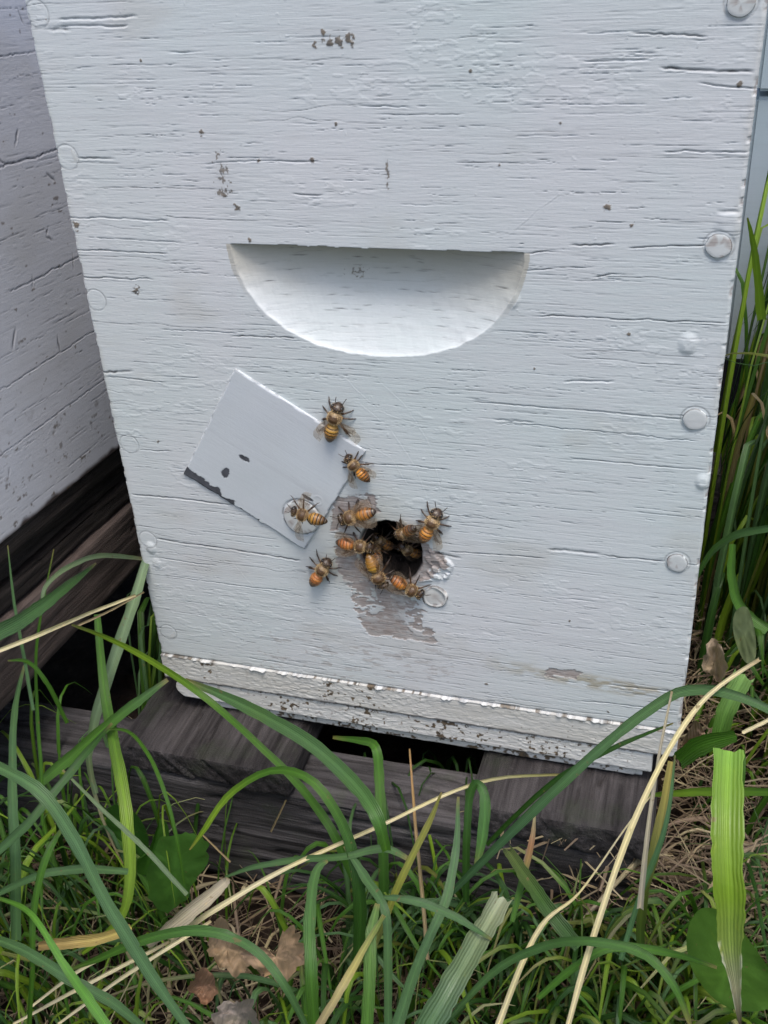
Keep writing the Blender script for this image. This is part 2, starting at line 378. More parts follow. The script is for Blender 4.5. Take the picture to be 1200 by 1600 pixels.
    hr = hole_r(U, V)
    lower = polydist(U, V, [fp(*p) for p in [(530,1003),(700,1000),(720,1060),(400,1060),(420,985)]])
    B = np.maximum(B, .45*ss(.64, .70, pn+.10*np.clip(lower/6, -1, .6)-.02)*(lower > -3))
    edge = np.exp(-((B-.45)/.25)**2)
    H = H - .22*B + .10*edge*(B < .55) + .12*B*(fbm(U/7, V/.5, 130, 3)-.5)
    stain = .42*ss(2.6, 1.0, hr+.5*(pn-.5))*ss(2.0, -1.0, (U-HOLE[0])/9)
    cS = fp(535, 885); stain = np.maximum(stain, .5*np.exp(-(((U-cS[0])/12)**2+((V-cS[1])/9)**2)))
    cS = fp(950, 1070); stain = np.maximum(stain, .75*np.exp(-(((U-cS[0])/44)**2+((V-cS[1]+.05*(U-cS[0]))/3.6)**4))*ss(.3, .6, pn))
    A = np.maximum(A, stain*1.15)
    A = np.maximum(A, .18*ss(.6, .8, fbm(U/40, V/25, 140)))
    A = np.maximum(A, .22*ss(6, 0, V)*vn(U/9, V/3, 141))
    A = np.maximum(A, .25*np.maximum(ss(3.5, 0, U), ss(HWm-3.5, HWm, U))*vn(U/4, V/12, 142))
    # chewed rim
    H = H - 2.2*ss(1.10, .98, hr) ; A = np.maximum(A, .6*ss(1.2, 1.0, hr)); G = np.maximum(G, .75*ss(1.10, 1.0, hr))
    rg = polydist(U, V, [fp(*p) for p in [(655,850),(712,880),(700,905),(655,910)]])
    H = H + .9*ss(.5, .62, vn(U/1.4+V/3, V/1.6, 150))*ss(-.5, 1, rg)*(hr > 1.1)
    # general blotches
    edgeb = np.minimum(np.minimum(U, HWm-U), V)
    H = H - 1.2*(1-np.sqrt(np.clip(1-(1-np.clip(edgeb/1.3, 0, 1))**2, 0, 1)))
    ch = ss(.62, .75, vn(V/2.5, V*0+3, 160)+.0*U)*ss(1.6, .3, HWm-U); B = np.maximum(B, .8*ch*(vn(U/.5, V/1.2, 161) > .45)); H = H-.5*ch
    ch = ss(.66, .8, vn(V/2.5, V*0+9, 162))*ss(1.4, .2, U); B = np.maximum(B, .6*ch); H = H-.4*ch
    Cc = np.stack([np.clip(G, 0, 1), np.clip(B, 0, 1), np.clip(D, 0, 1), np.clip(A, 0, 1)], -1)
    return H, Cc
NAILS = [(58,22,4.1),(105,246,4.2),(150,469,4.0),(202,694,4.0),(231,843,3.9),(263,988,3.9),(1158,4,4.3),(1123,384,4.4),(1086,655,4.5),(1058,879,4.3)]
def hole_cut(X, Z): return hole_r(X, Z) < 1.0
def warp_edge(U, V, X, Z):
    j = .30*(vn(V/9, V*0, 170)-.5)+.10*(vn(V/1.5, V*0, 171)-.5)
    X = X + np.where(U < 1.0, 1, 0)*j - np.where(U > HWm-1.0, 1, 0)*j
    return X, Z
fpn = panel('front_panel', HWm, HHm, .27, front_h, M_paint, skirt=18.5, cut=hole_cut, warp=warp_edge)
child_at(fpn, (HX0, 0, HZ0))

def rbox(name, mn, mx, matl, parent=None, bev=.0008, seg=2):
    bm = bmesh.new(); bmesh.ops.create_cube(bm, size=1)
    mn, mx = Vector(mn), Vector(mx); c = (mn+mx)/2; s = mx-mn
    for v in bm.verts: v.co = Vector((v.co.x*s.x, v.co.y*s.y, v.co.z*s.z))
    if bev: bmesh.ops.bevel(bm, geom=bm.edges[:], offset=bev, segments=seg, affect='EDGES')
    me = bpy.data.meshes.new(name); bm.to_mesh(me); bm.free()
    ca = me.attributes.new('col', 'FLOAT_COLOR', 'POINT'); ca.data.foreach_set('color', np.zeros(len(me.vertices)*4, np.float32))
    o = link(name, me, matl); o.location = c
    if parent is not None: o.parent = parent; o.location = c-Vector(parent.location)
    return o
D_ = .48
rbox('side_wall', (HX0+.0004, .0190, HZ0), (HX0+.0185, D_, HZ1), M_paint, hive)
rbox('side_wall', (HX1-.0185, .0190, HZ0), (HX1-.0004, D_, HZ1), M_paint, hive)
rbox('back_wall', (HX0+.0187, D_-.0185, HZ0), (HX1-.0187, D_-.0002, HZ1), M_paint, hive)
rbox('lid', (HX0-.001, -.001, HZ1+.0006), (HX1+.001, D_+.002, HZ1+.011), M_paint2, hive, .002)

# entrance tunnel
def tunnel():
    n = 64; V_ = []; F_ = []
    for j, y in enumerate(np.linspace(.0016, .0185, 12)):
        for i in range(n):
            a = 2*math.pi*i/n; lo, hi = 5., 20.
            for _ in range(22):
                mid = (lo+hi)/2
                if hole_r(np.array([HOLE[0]+mid*math.cos(a)]), np.array([HOLE[1]+mid*math.sin(a)]))[0] < 1: lo = mid
                else: hi = mid
            r = (lo+.12)*(1-.005*j)+.3*math.sin(j*1.3+a*3)*(j > 0)
            V_.append((HX0+(HOLE[0]+r*math.cos(a))/1000, y, HZ0+(HOLE[1]+r*math.sin(a))/1000))
    for j in range(11):
        for i in range(n): F_.append((j*n+i, j*n+(i+1) % n, (j+1)*n+(i+1) % n, (j+1)*n+i))
    return mesh_np('entrance_tunnel', V_, F_)
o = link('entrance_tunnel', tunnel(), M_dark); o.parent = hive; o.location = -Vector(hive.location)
rbox('comb_frame', (HX0+.03, .040, HZ0+.01), (HX1-.03, .055, HZ1-.01), M_dark, hive)

# nails
def nail_mesh(r, seed, ring=False, h=.55):
    rs = np.random.RandomState(seed); n = 40; V_ = []; F_ = []; Cc = []
    prof = [(0, h+.05), (r*.35, h+.05), (r*.7, h+.03), (r*.93, h), (r*.985, h-.10), (r*1.0, h*.3), (r*1.0, -.6)]
    if ring: prof = [(0, .25), (r*.5, .22), (r*.74, .2), (r*.8, .45), (r*.86, .95), (r*.93, 1.05), (r, .75), (r*1.04, .2), (r*1.05, -.4)]
    for k, (rr, hh) in enumerate(prof):
        for i in range(n):
            a = 2*math.pi*i/n; q = 1+.03*math.sin(2*a+seed)+.02*math.sin(5*a+seed*2)
            dz = .06*(vn(np.array([rr*math.cos(a)/1.5+9]), np.array([rr*math.sin(a)/1.5+9]), seed % 7)[0]-.5)
            if ring and hh > .3: hh2 = hh*(.35+.8*max(0, math.cos(a-.3)))
            else: hh2 = hh
            V_.append((rr*q*math.cos(a)/1000, -(hh2+dz)/1000, rr*q*math.sin(a)/1000))
            g = .0
            ch_ = float(ss(.62, .72, vn(np.array([rr*math.cos(a)/1.6+seed*3]), np.array([rr*math.sin(a)/1.6+9]), 12))[0]); Bn = ch_*.8*(seed % 3 != 0)
            if k >= len(prof)-3: g = .7*(vn(np.array([a*2.3+9]), np.array([seed*1.3]), 5)[0] > .45)
            Cc.append((g, Bn, 0, .15))
    for k in range(len(prof)-1):
        for i in range(n): F_.append((k*n+i, (k+1)*n+i, (k+1)*n+(i+1) % n, k*n+(i+1) % n))
    return mesh_np('nail', V_, F_, np.array(Cc))
for k, (px, py, r) in enumerate(NAILS):
    p = at(px, py, 0); o = link('nail', nail_mesh(r*(.95 if px < 600 else .86), k+1, h=.22 if px < 600 else .6), M_paint)
    child_at(o, (p.x, .0004 if px < 600 else 0, p.z)); o.rotation_euler = (R(random.uniform(-3, 3)), 0, R(random.uniform(-4, 4)))
p = at(680, 932, 0); o = link('nail', nail_mesh(5.0, 44, True), M_paint2); child_at(o, (p.x, -.0002, p.z)); o['label'] = 'ring shaped crater of paint round a sunken nail beside the entrance'

# cover plate
PQ = [(365,572),(572,703),(475,856),(288,739)]
pw = [at(x, y, -.001) for x, y in PQ]
ux = (pw[0]-pw[3]); ux2 = (pw[1]-pw[2]); ex = ((pw[2]-pw[3])+(pw[1]-pw[0])).normalized(); ez = Vector((0, 1, 0)).cross(ex)*-1
if ez.z < 0: ez = -ez
PWd = ((pw[2]-pw[3]).length+(pw[1]-pw[0]).length)*500; PHt = ((pw[0]-pw[3]).length+(pw[1]-pw[2]).length)*500
def plate_h(U, V):
    H, G, _ = wood_relief(U*.7+400, V*3+90, 210, .25, .15)
    H *= .4
    n = fbm(U/3, V/3, 220, 4)
    B = ss(-.1, .1, (3.0*ss(PWd*.62, PWd*.02, U)+.55-V)/3+1.4*(n-.5))*(U < PWd*.62)
    for (px, py, w, h_) in [(384,715,2.6,1.0),(354,737,1.5,2.4),(482,776,2.6,.8),(440,850,1.2,.6)]:
        q = at(px, py, -.001)-pw[3]; cu, cv = q.dot(ex)*1000, q.dot(ez)*1000
        B = np.maximum(B, ss(1.1, .9, np.hypot((U-cu)/w, (V-cv)/h_)+.6*(fbm(U/1, V/1, 225, 2)-.5)))
    q = at(473, 806, -.001)-pw[3]; cu, cv = q.dot(ex)*1000, q.dot(ez)*1000; d = np.hypot(U-cu, V-cv)
    H = H - .35*np.exp(-((d-7.9)/.4)**2)
    G = np.maximum(G*.3, .7*np.exp(-((d-7.9)/.25)**2)*(vn(U/1.5, V/1.5, 226) > .4))
    edge = np.exp(-((B-.4)/.3)**2); H = H - .12*B+.12*edge*(B < .5)
    ed = np.minimum(np.minimum(U, PWd-U), np.minimum(V, PHt-V)); H = H-.45*ss(.6, 0, ed)*ss(.25, .6, vn(U/3, V/3, 227)); H = H+.5*(fbm(U/28, V/28, 231, 2)-.5)
    G = np.maximum(G, .35*ss(.45, 0, ed)*(vn(U/2, V/2, 228) > .5))
    r2 = np.hypot(U-cu-2, V-cv-11); H = H+.1*np.exp(-((r2-2)/.35)**2)
    return H+.9, np.stack([G, B, 0*B, .05*vn(U/12, V/12, 229)], -1)
def plate_warp(U, V, X, Z):
    j = .5*(vn(X/4, X*0, 230)-.5)*(V < .8); return X, Z+j
plate = panel('cover_plate', PWd, PHt, .3, plate_h, M_plate, skirt=.15, warp=plate_warp)
mw = Matrix([[ex.x, 0, ez.x, 0], [ex.y, 1, ez.y, 0], [ex.z, 0, ez.z, 0], [0, 0, 0, 1]])
plate.rotation_euler = mw.to_euler(); child_at(plate, at(*PQ[3], 0)); plate['label'] = 'square metal plate turned on its corner, paint peeled along the lower left edge'
pc = link('nail', nail_mesh(7.4, 61, h=.9), M_paint); q = at(473, 806, -.001)-pw[3]
pc.parent = plate; pc.location = (q.dot(ex), -.0009, q.dot(ez))

# bottom rails
def rail_h(seed, w, h, dirt, bead, round_left=False, proud=0):
    def f(U, V):
        H, G, W_ = wood_relief(U, V*1.3, seed, 1.5, .7)
        n = fbm(U/1.6, V/1.6, seed+70, 3)
        D = np.zeros_like(U)
        for (c, r, a) in dirt:
            e = np.exp(-(((U-c)/r)**2)); D = np.maximum(D, ss(.66, .74, n+a*e*.12-.03)*(e > .1))
        D = np.maximum(D, .9*ss(.58, .7, n+.25*ss(1.5, 0, h-V)-.1)*ss(1.2, 0, h-V))
        D = np.maximum(D, .6*ss(.80, .86, n))
        fl = ss(.5, .55, fbm(U/2.2, V/1.1, seed+80, 3)); H = H+.12*fl*(.3+vn(U/15, V/9, seed+3))
        if bead:
            b = ss(2.0, .7, (h-V)+2.2*vn(U/2.4, V*0, seed+81)+.8*vn(U/.9, V*0, seed+84))*(.45+.55*ss(.25, .5, vn(U/9, V*0, seed+85))); H = H*(1-.6*b)+b*(.75+1.0*(vn(U/3.1, V/1.1, seed+82)-.4)+.5*(vn(U/1.1, V/.7, seed+83)-.5)); G = G*(1-.8*b); D = D*(1-b)
        ed = np.minimum(np.minimum(U, w-U), np.minimum(V, h-V)); H = H-1.1*(1-np.sqrt(np.clip(1-(1-np.clip(ed/1.2, 0, 1))**2, 0, 1)))*(0 if bead else 1)
        A = .22*vn(U/20, V/5, seed+5)+.14*(0 if not bead else 1)
        if bead: A = A*(1-.8*np.clip(b, 0, 1)); D = D*ss(.3, .55, vn(U/16, V*0, seed+88)+.3*vn(U/3, V*0, seed+89))
        G = np.maximum(G, .95*ss(1.0, .3, V+.5*(vn(U/3, V*0, seed+90)-.5)))
        return H+proud, np.stack([G*.8, ss(.76, .8, n+.1*vn(U/30, V*0, seed+9))*.6*(0 if bead else 1), D*.95, A], -1)
    return f
wr = HWm-.4; hr1 = (.1083-.0953)*1000-.25
r1 = panel('bottom_rail', wr, hr1, .27, rail_h(300, wr, hr1, [(33, 9, 1.6), (40, 5, 1.4), (95, 7, .8), (80, 3, .8)], True, proud=.3), M_paint2, skirt=18)
child_at(r1, (HX0+.0002, -.0006, .0954)); r1['label'] = 'upper bottom rail with a bead of flaking white paint and black specks'
x2 = at(275, 1078, 0).x; w2 = (0.0006-x2)*1000; h2 = 10.7
def r2warp(U, V, X, Z):
    k = ss(9, 0, U); X = X + k*4.5*(np.abs(V/h2-.5)*2)**2.2; return X, Z
r2 = panel('bottom_board', w2, h2, .27, rail_h(340, w2, h2, [(55, 8, 1.0), (92, 6, 1.5), (130, 12, 1.2), (165, 20, .6)], False, proud=.1), M_paint2, skirt=18, warp=r2warp)
child_at(r2, (x2, 0, .0838)); r2['label'] = 'lower bottom board with a rounded left end'
x3 = x2+.018
r3 = panel('underside_batten', (-.003-x3)*1000, 5.0, .4, rail_h(380, 190, 5.0, [(60, 30, 1.5), (140, 30, 1.8)], False), M_paint2, skirt=17)
child_at(r3, (x3, .0022, .0786))
rbox('floor_board', (x2+.004, .0195, .0840), (-.004, D_, .1080), M_brown, hive, .001)
rbox('floor_cleat', (x3, .0195, .0786), (-.006, .10, .0836), M_brown, hive, .0008)

# ================================================================== PALLET
def plank(name, size, matl, grain='x', seed=0, step=.0016, amp=.0012, parent=None, loc=(0, 0, 0), label=None):
    """weathered board: six displaced faces, rounded edges"""
    sx, sy, sz = size
    bm = bmesh.new(); 
    V_ = []; F_ = []; off = 0
    def disp(P):
        # round the edges
        P = P.copy(); half = np.array(size)/2; c = P-half
        r = .0022; inner = np.clip(c, -(half-r), half-r); d = c-inner; L = np.linalg.norm(d, axis=1, keepdims=True)
        k = np.where(L > r, r/np.maximum(L, 1e-9), 1); c = inner+d*k
        nrm = d/np.maximum(L, 1e-9); ax = (np.abs(c) >= half-1e-5)
        nrm = np.where(L > 1e-9, nrm, ax*np.sign(c)); nrm /= np.maximum(np.linalg.norm(nrm, axis=1, keepdims=True), 1e-6)
        q = P*1000
        if grain == 'x': a, b = q[:, 0], q[:, 1]+q[:, 2]*1.0
        else: a, b = q[:, 1], q[:, 0]+q[:, 2]*1.0
        n = (fbm(a/35+seed, b/2.2, seed, 4)-.5)*amp*1.6 + (fbm(a/60+seed, b/25, seed+9, 3)-.5)*amp*2.5
        n -= amp*1.6*np.exp(-((vn(a/50+seed, b/5, seed+5)-.5)/.03)**2)*(vn(a/60, b/12, seed+6) > .45)
        return c+half+nrm*n[:, None]
    faces = [(0, 1, 2, 0), (0, 1, 2, 1), (0, 2, 1, 0), (0, 2, 1, 1), (1, 2, 0, 0), (1, 2, 0, 1)]
    for (a, b, c, s) in faces:
        na = max(2, int(size[a]/(step*(3 if 'xyz'[a] == grain else 1))))+1; nb = max(2, int(size[b]/(step*(3 if 'xyz'[b] == grain else 1))))+1
        ga, gb = np.meshgrid(np.linspace(0, size[a], na), np.linspace(0, size[b], nb))
        P = np.zeros((ga.size, 3)); P[:, a] = ga.ravel(); P[:, b] = gb.ravel(); P[:, c] = s*size[c]
        idx = np.arange(ga.size).reshape(nb, na)+off
        f = np.stack([idx[:-1, :-1], idx[:-1, 1:], idx[1:, 1:], idx[1:, :-1]], -1).reshape(-1, 4)
        flip = (s == 0) ^ ((a, b, c) == (0, 2, 1))
        if flip: f = f[:, ::-1]
        V_.append(disp(P)); F_.append(f); off += ga.size
    bm.free()
    me = mesh_np(name, np.concatenate(V_), np.concatenate(F_))
    o = link(name, me, matl, parent, loc)
    if label: o['label'] = label
    return o
pal = tag(empty('wooden_pallet', (-.10, -.0, 0)), 'weathered grey wooden pallet lying under the white beehive', 'pallet')
PL = Vector(pal.location)
plank('stringer', (.617, .032, .064), M_wood, 'x', 3, .0016, .0012, pal, Vector((-.62, -.028, -.002))-PL)
plank('stringer', (.645, .032, .064), M_wood, 'x', 5, .004, .0012, pal, Vector((-.62, .30, -.002))-PL)
plank('deck_board', (.083, .52, .0145), M_woody, 'y', 8, .0014, .0011, pal, Vector((-.2315, -.0300, .0632))-PL)
plank('deck_board', (.074, .52, .0145), M_woody, 'y', 12, .0014, .0011, pal, Vector((-.0705, -.0285, .0632))-PL)

# ================================================================== LEFT HIVE
ldir = RM @ np.array([460, -810, 1625.]); ldir /= np.linalg.norm(ldir)
LD = Vector(ldir)                                # points back
LX = Vector((1, 0, 0)); LX = (LX-LD*LX.dot(LD)).normalized(); LZ = LX.cross(LD)
LP = Vector((-.2735, .0816, .1653))              # a point on its lower edge
lroot = empty('beehive', LP - LD*.30)
lroot.rotation_euler = Matrix((( -LD.x, 0, 0), (0, 1, 0), (0, 0, 1))).to_euler() if False else Matrix([[LX.x, LD.x, LZ.x], [LX.y, LD.y, LZ.y], [LX.z, LD.z, LZ.z]]).to_euler()
tag(lroot, 'shaded grey painted beehive standing close on the left, dark rotten base', 'beehive')
def left_h(U, V):
    H, G, W_ = wood_relief(U, V, 500, .5, .9)
    rs = np.random.RandomState(9)
    for k in range(90):
        x = 150+rs.rand()*300; y = rs.rand()*230; L = 8+40*rs.rand()**2
        stroke(H, G, U, V, (x, y), (x+L, y+(rs.rand()-.5)*1.5), .12+.14*rs.rand(), .2, .1, .3+.5*rs.rand(), .6, k)
    for k in range(34):
        x = 170+rs.rand()*240; y = 10+rs.rand()*200; L = 3+7*rs.rand(); an = rs.rand()*3
        stroke(H, G, U, V, (x, y), (x+L*math.cos(an), y+L*math.sin(an)), .3+.3*rs.rand(), .3, .1, .6+.3*rs.rand(), 1, 200+k)
    for (x, y, L, w, g) in [(215, 143, 150, .5, .95), (235, 96, 110, .35, .7), (210, 60, 150, .25, .6), (205, 35, 160, .25, .5), (200, 182, 160, .3, .6)]:
        stroke(H, G, U, V, (x, y), (x+L, y+4), w*.8, .4, .15, g, 1.1, x)
    D = .8*ss(.70, .8, fbm(U/4, V/3, 520, 3))*ss(60, 0, V)+.7*ss(.77, .85, fbm(U/5, V/3, 530, 3))
    A = .15*ss(.5, .8, fbm(U/50, V/30, 540))
    return H, np.stack([G, ss(3.2, .5, V+2*(vn(U/5, V*0, 550)-.5)), D, A], -1)
lp = panel('side_wall', 520, 213, .42, left_h, M_old, skirt=18, parent=lroot)
# panel faces local -Y; turn it to face local +X, running back
lp.rotation_euler = (0, 0, R(90)); lp.location = (0, 0, 0)
def lbox(name, mn, mx, matl, bev=.001): 
    return_o = rbox(name, mn, mx, matl, None, bev); return_o.parent = lroot; return return_o
lbox('front_wall', (-.40, .0002, 0), (-.019, .018, .213), M_old)
lbox('back_wall', (-.40, .502, 0), (-.019, .5198, .213), M_old)
lbox('side_wall', (-.42, .0, 0), (-.4005, .52, .213), M_old)
lbox('lid', (-.425, -.001, .2135), (.0002, .522, .2225), M_paint2, .002)
def lplank(name, y0, z0, size, m_, seed, amp, x0):
    o = plank(name, size, m_, 'y', seed, .0016, amp); o.parent = lroot; o.location = (x0, y0, z0); return o
lplank('floor_board', .0, -.0120, (.40, .52, .0112), M_dark, 31, .0012, -.4015)
lplank('base_frame', .0, -.0225, (.38, .52, .0098), M_dark, 33, .0022, -.3870)
lplank('base_frame', .0, -.0345, (.38, .52, .0112), M_dark, 35, .0022, -.3835)
lplank('stand_board', -.02, -.071, (.022, .56, .036), M_brown, 37, .0008, -.0225)
lplank('stand_board', -.02, -.071, (.022, .56, .036), M_brown, 39, .0008, -.38)

# far white hive to the right
fh = tag(empty('beehive', (.20, .52, 0)), 'pale white beehive far behind the grass at the upper right edge', 'beehive')
def far_part(name, a, b, mt, bev=.002): rbox(name, a, b, mt, fh, bev)
far_part('body', (.023, .46, .075), (.40, .90, .2655), M_far_shaded)
far_part('upper_box', (.023, .457, .2695), (.40, .90, .50), M_far_shaded)
far_part('base', (.045, .47, .0), (.39, .89, .0745), M_brown)
far_part('lid', (.013, .445, .5025), (.41, .915, .53), M_paint2)

# ================================================================== GROUND
def gz(x, y): return .042*np.exp(-((x-.075)/.055)**2-((y-.07)/.14)**2)
def ground():
    n = 400
    g = np.linspace(-1, 1, n); k = np.sign(g)*(np.abs(g)*.4+40*np.abs(g)**7)
    X, Y = np.meshgrid(k, k)
    Z = (.010*(fbm(X*14+50, Y*14+50, 600, 4)-.5)+.006*(fbm(X*60+90, Y*60+90, 610, 3)-.5))*np.exp(-(X**2+Y**2)/4)-.004+gz(X, Y)
    idx = np.arange(n*n).reshape(n, n)
    F = np.stack([idx[:-1, :-1], idx[:-1, 1:], idx[1:, 1:], idx[1:, :-1]], -1).reshape(-1, 4)
    return mesh_np('ground', np.stack([X, Y, Z], -1).reshape(-1, 3), F)
Mg, nt, b = mat('soil', .95, .1)
v = mapping(nt, (1, 1, 1)); c = ramp(nt, noise(nt, 60, v, 8, .7), [(.3, (.012, .009, .007)), (.55, (.035, .024, .018)), (.75, (.075, .055, .04))])
far = nd(nt, 'ShaderNodeVectorMath', operation='LENGTH'); nt.links.new(v, far.inputs[0])
c = mix(nt, ramp(nt, math_(nt, 'MULTIPLY', far.outputs['Value'], .3), [(.25, (0, 0, 0)), (.9, (1, 1, 1))]), c, (.045, .07, .022))
nt.links.new(c, b.inputs['Base Color']); bump(nt, b, noise(nt, 300, v, 8, .7), 1, .004)
tag(link('ground', ground(), Mg), kind='structure')

# ================================================================== BLADES
def ribbon(P, Wd, cols, side=None, fold=.25, nseg=18, view=True, twist=0.0, cut=False, jag=0.0, curl=0.0, torn=0):
    """P list of Vector, Wd widths (m), cols list of rgb along the blade -> arrays"""
    P = [Vector(p) for p in P]; n = len(P)
    def interp(L, t):
        x = t*(n-1); i = min(int(x), n-2); f = x-i
        p0, p1, p2, p3 = L[max(i-1, 0)], L[i], L[i+1], L[min(i+2, n-1)]
        return .5*((2*p1)+(p2-p0)*f+(2*p0-5*p1+4*p2-p3)*f*f+(3*p1-p0-3*p2+p3)*f**3)
    V_, C_, U_ = [], [], []; prev = None; k = 7; wn = [random.random() for _ in range(nseg+2)]
    for s in range(nseg+1):
        t = s/nseg; p = interp(P, t); q = interp(P, min(t+.02, 1)); q0 = interp(P, max(t-.02, 0))
        T = (q-q0); T = T.normalized() if T.length > 1e-9 else Vector((0, 0, 1))
        if view: nv = (Vector(CAM)-p).normalized(); sd = T.cross(nv)
        else: sd = side - T*side.dot(T)
        if sd.length < 1e-6: sd = prev or Vector((1, 0, 0))
        sd.normalize()
        if prev and sd.dot(prev) < 0: sd = -sd
        if prev: sd = (sd+prev*.6).normalized()
        prev = sd.copy(); nn = T.cross(sd)
        if twist: 
            a = twist*math.sin(t*3.3+.4); sd, nn = sd*math.cos(a)+nn*math.sin(a), nn*math.cos(a)-sd*math.sin(a)
        x = t*(len(Wd)-1); i = min(int(x), len(Wd)-2) if len(Wd) > 1 else 0; f = x-i
        w = Wd[i]*(1-f)+Wd[min(i+1, len(Wd)-1)]*f
        x = t*(len(cols)-1); i = min(int(x), len(cols)-2) if len(cols) > 1 else 0; f = x-i
        c = [a*(1-f)+b_*f for a, b_ in zip(cols[i], cols[min(i+1, len(cols)-1)])]
        for j in range(k):
            e = (j/(k-1))*2-1; h = fold*w*(abs(e)-.5)+.03*w*math.cos(e*7+1)+curl*w*e
            jj = jag*w*(random.random()-.5) if (cut and s == nseg) else 0
            ww = w*.5*e*(1+.05*math.sin(t*23+e*2)+.09*(wn[s]-.5)+((.18*(random.random()-.5)*(wn[s+1] > .4)) if abs(e) > .9 else 0))
            V_.append(p+sd*ww-nn*h+T*jj); mid = 1+.32*(1-abs(e))**5-.10*(abs(e) > .9)
            cc = [min(1, v*mid) for v in c]
            if view and not cut and Wd[-1] < .0018 and t > .9: q_ = (t-.9)*8*(.6+.4*(j % 2)); q_ = min(1, q_); cc = [a_*(1-q_)+b_*q_ for a_, b_ in zip(cc, (.24, .17, .08))]
            if torn and j in (0, k-1) and .10 < t < torn and math.sin(t*61+j) > -.3: cc = [.62, .60, .52]
            C_.append(cc); U_.append((j/(k-1), t))
    F_ = [(s*k+j, s*k+j+1, (s+1)*k+j+1, (s+1)*k+j) for s in range(nseg) for j in range(k-1)]
    return V_, F_, C_, U_
class Bag:
    def __init__(s): s.V, s.F, s.C, s.U = [], [], [], []
    def add(s, r):
        o = len(s.V); s.V += [tuple(v) for v in r[0]]; s.F += [tuple(i+o for i in f) for f in r[1]]; s.C += r[2]; s.U += r[3]
    def obj(s, name, matl, loc=(0, 0, 0)):
        V = np.array(s.V)-np.array(loc); return link(name, mesh_np(name, V, np.array(s.F), np.array(s.C), s.U), matl, None, loc)

GR = (.045, .115, .014); GY = (.125, .205, .018); GB = (.058, .118, .050); GD = (.020, .058, .010); ST = (.50, .44, .31); DRY = (.26, .20, .13); OL = (.09, .105, .022); PG = (.12, .17, .10); BRN = (.16, .09, .045)
def feat(name, label, cat, pts, wpx, cols, fold=.22, cut=False, mt=None, group=None, twist=0., seg=26, jag=.6, curl=0.0, torn=0):
    P = [at(x, y, Y) for x, y, Y in pts]
    for p in P: p.z = max(p.z, .001)
    s = [mm_per_px(Y, x, y) for x, y, Y in pts]; sm = sum(s)/len(s)*(.77 if name == 'grass_blade' else .85)
    bag = Bag(); bag.add(ribbon(P, [w*sm for w in wpx], cols, fold=fold, nseg=seg, cut=cut, jag=jag, twist=twist, curl=curl, torn=torn))
    o = bag.obj(name, mt or (M_dry if name in ('straw_stalk', 'dry_blade') else M_leaf), tuple(P[0]))
    return tag(o, label, cat, group)
G_ = 'grass blades in front of the hives'
F = lambda label, pts, w, c, **k: feat('grass_blade', label, 'grass blade', pts, w, c, group=G_, **k)
SG = 'dry straw stalks'
SS = lambda label, pts, w, c=[ST], **k: feat('straw_stalk', label, 'straw stalk', pts, w, c, group=SG, fold=.6, **k)

SS('pale straw crossing the dark gap at the left edge, below the arching blade', [(-30,1028,-.10),(60,992,-.085),(140,958,-.06),(212,930,-.04)], [8,8,7,5])
SS('thin brown grey straw just under the pale straw in the left gap', [(120,978,-.05),(170,955,-.035),(225,925,-.01)], [5,4,3], [DRY])
SS('long pale straw rising from the bottom edge towards the right edge', [(885,1612,-.15),(925,1470,-.135),(980,1310,-.115),(1040,1180,-.095),(1105,1088,-.075),(1187,1030,-.055)], [9,11,11,10,9,7])
SS('long frayed straw running from the lower left up under the hive', [(265,1470,-.12),(330,1425,-.115),(440,1360,-.10),(590,1292,-.08),(700,1240,-.065),(785,1215,-.05),(905,1210,-.028)], [11,10,8,7,6,6,4], [ST, ST, ST, OL])
SS('thin straw leaning from bottom centre to the right of the cut blades', [(775,1610,-.13),(840,1455,-.11),(905,1395,-.10),(980,1290,-.08),(1020,1240,-.07)], [12,9,4,3,3])
SS('upright brown dead stalk in front of the middle of the pallet', [(668,1500,-.09),(660,1400,-.08),(650,1300,-.07),(640,1170,-.05)], [7,7,6,3], [DRY, DRY, (.35,.2,.1)])
SS('short brown straw leaning on the pallet stringer', [(423,1300,-.034),(447,1250,-.032)], [4,3], [DRY])
SS('short pale straw lying against the stringer above the broad leaf', [(360,1347,-.045),(315,1303,-.036)], [4,3], [DRY])
SS('grey dead stalk hanging beside the cut yellow green leaf', [(1000,1420,-.12),(1012,1300,-.11),(1030,1180,-.09),(1050,1080,-.07)], [12,8,6,4], [(.3,.27,.24)])
SS('pale straw poking out at the right edge beside the striped cut blade', [(1160,1145,-.06),(1215,1118,-.05)], [7,7])
for k, (a, b_, c_) in enumerate([((20,1600,-.15),(120,1545,-.14),(265,1472,-.12)), ((45,1575,-.15),(150,1500,-.135),(290,1455,-.12)), ((90,1600,-.15),(200,1520,-.135),(330,1440,-.118))]):
    SS(['frayed pale fibre nearest the bottom left corner', 'frayed pale fibre, upper strand of the left bundle', 'frayed pale fibre, lower strand of the left bundle'][k], [a, b_, c_], [5, 9, 6], twist=.6)
feat('dry_blade', 'shrivelled grey brown grass leaf lying above the dead maple leaves', 'dry leaf', [(230,1478,-.125),(290,1430,-.12),(345,1385,-.11),(356,1372,-.105)], [10,34,20,6], [(.28,.24,.19)], twist=.4)
feat('dry_blade', 'yellow brown rotting stem lying in the lower left litter', 'dry leaf', [(60,1478,-.145),(110,1473,-.14),(160,1466,-.135),(205,1450,-.13)], [14,22,20,16], [(.22,.15,.06),(.30,.24,.08)], fold=.5)

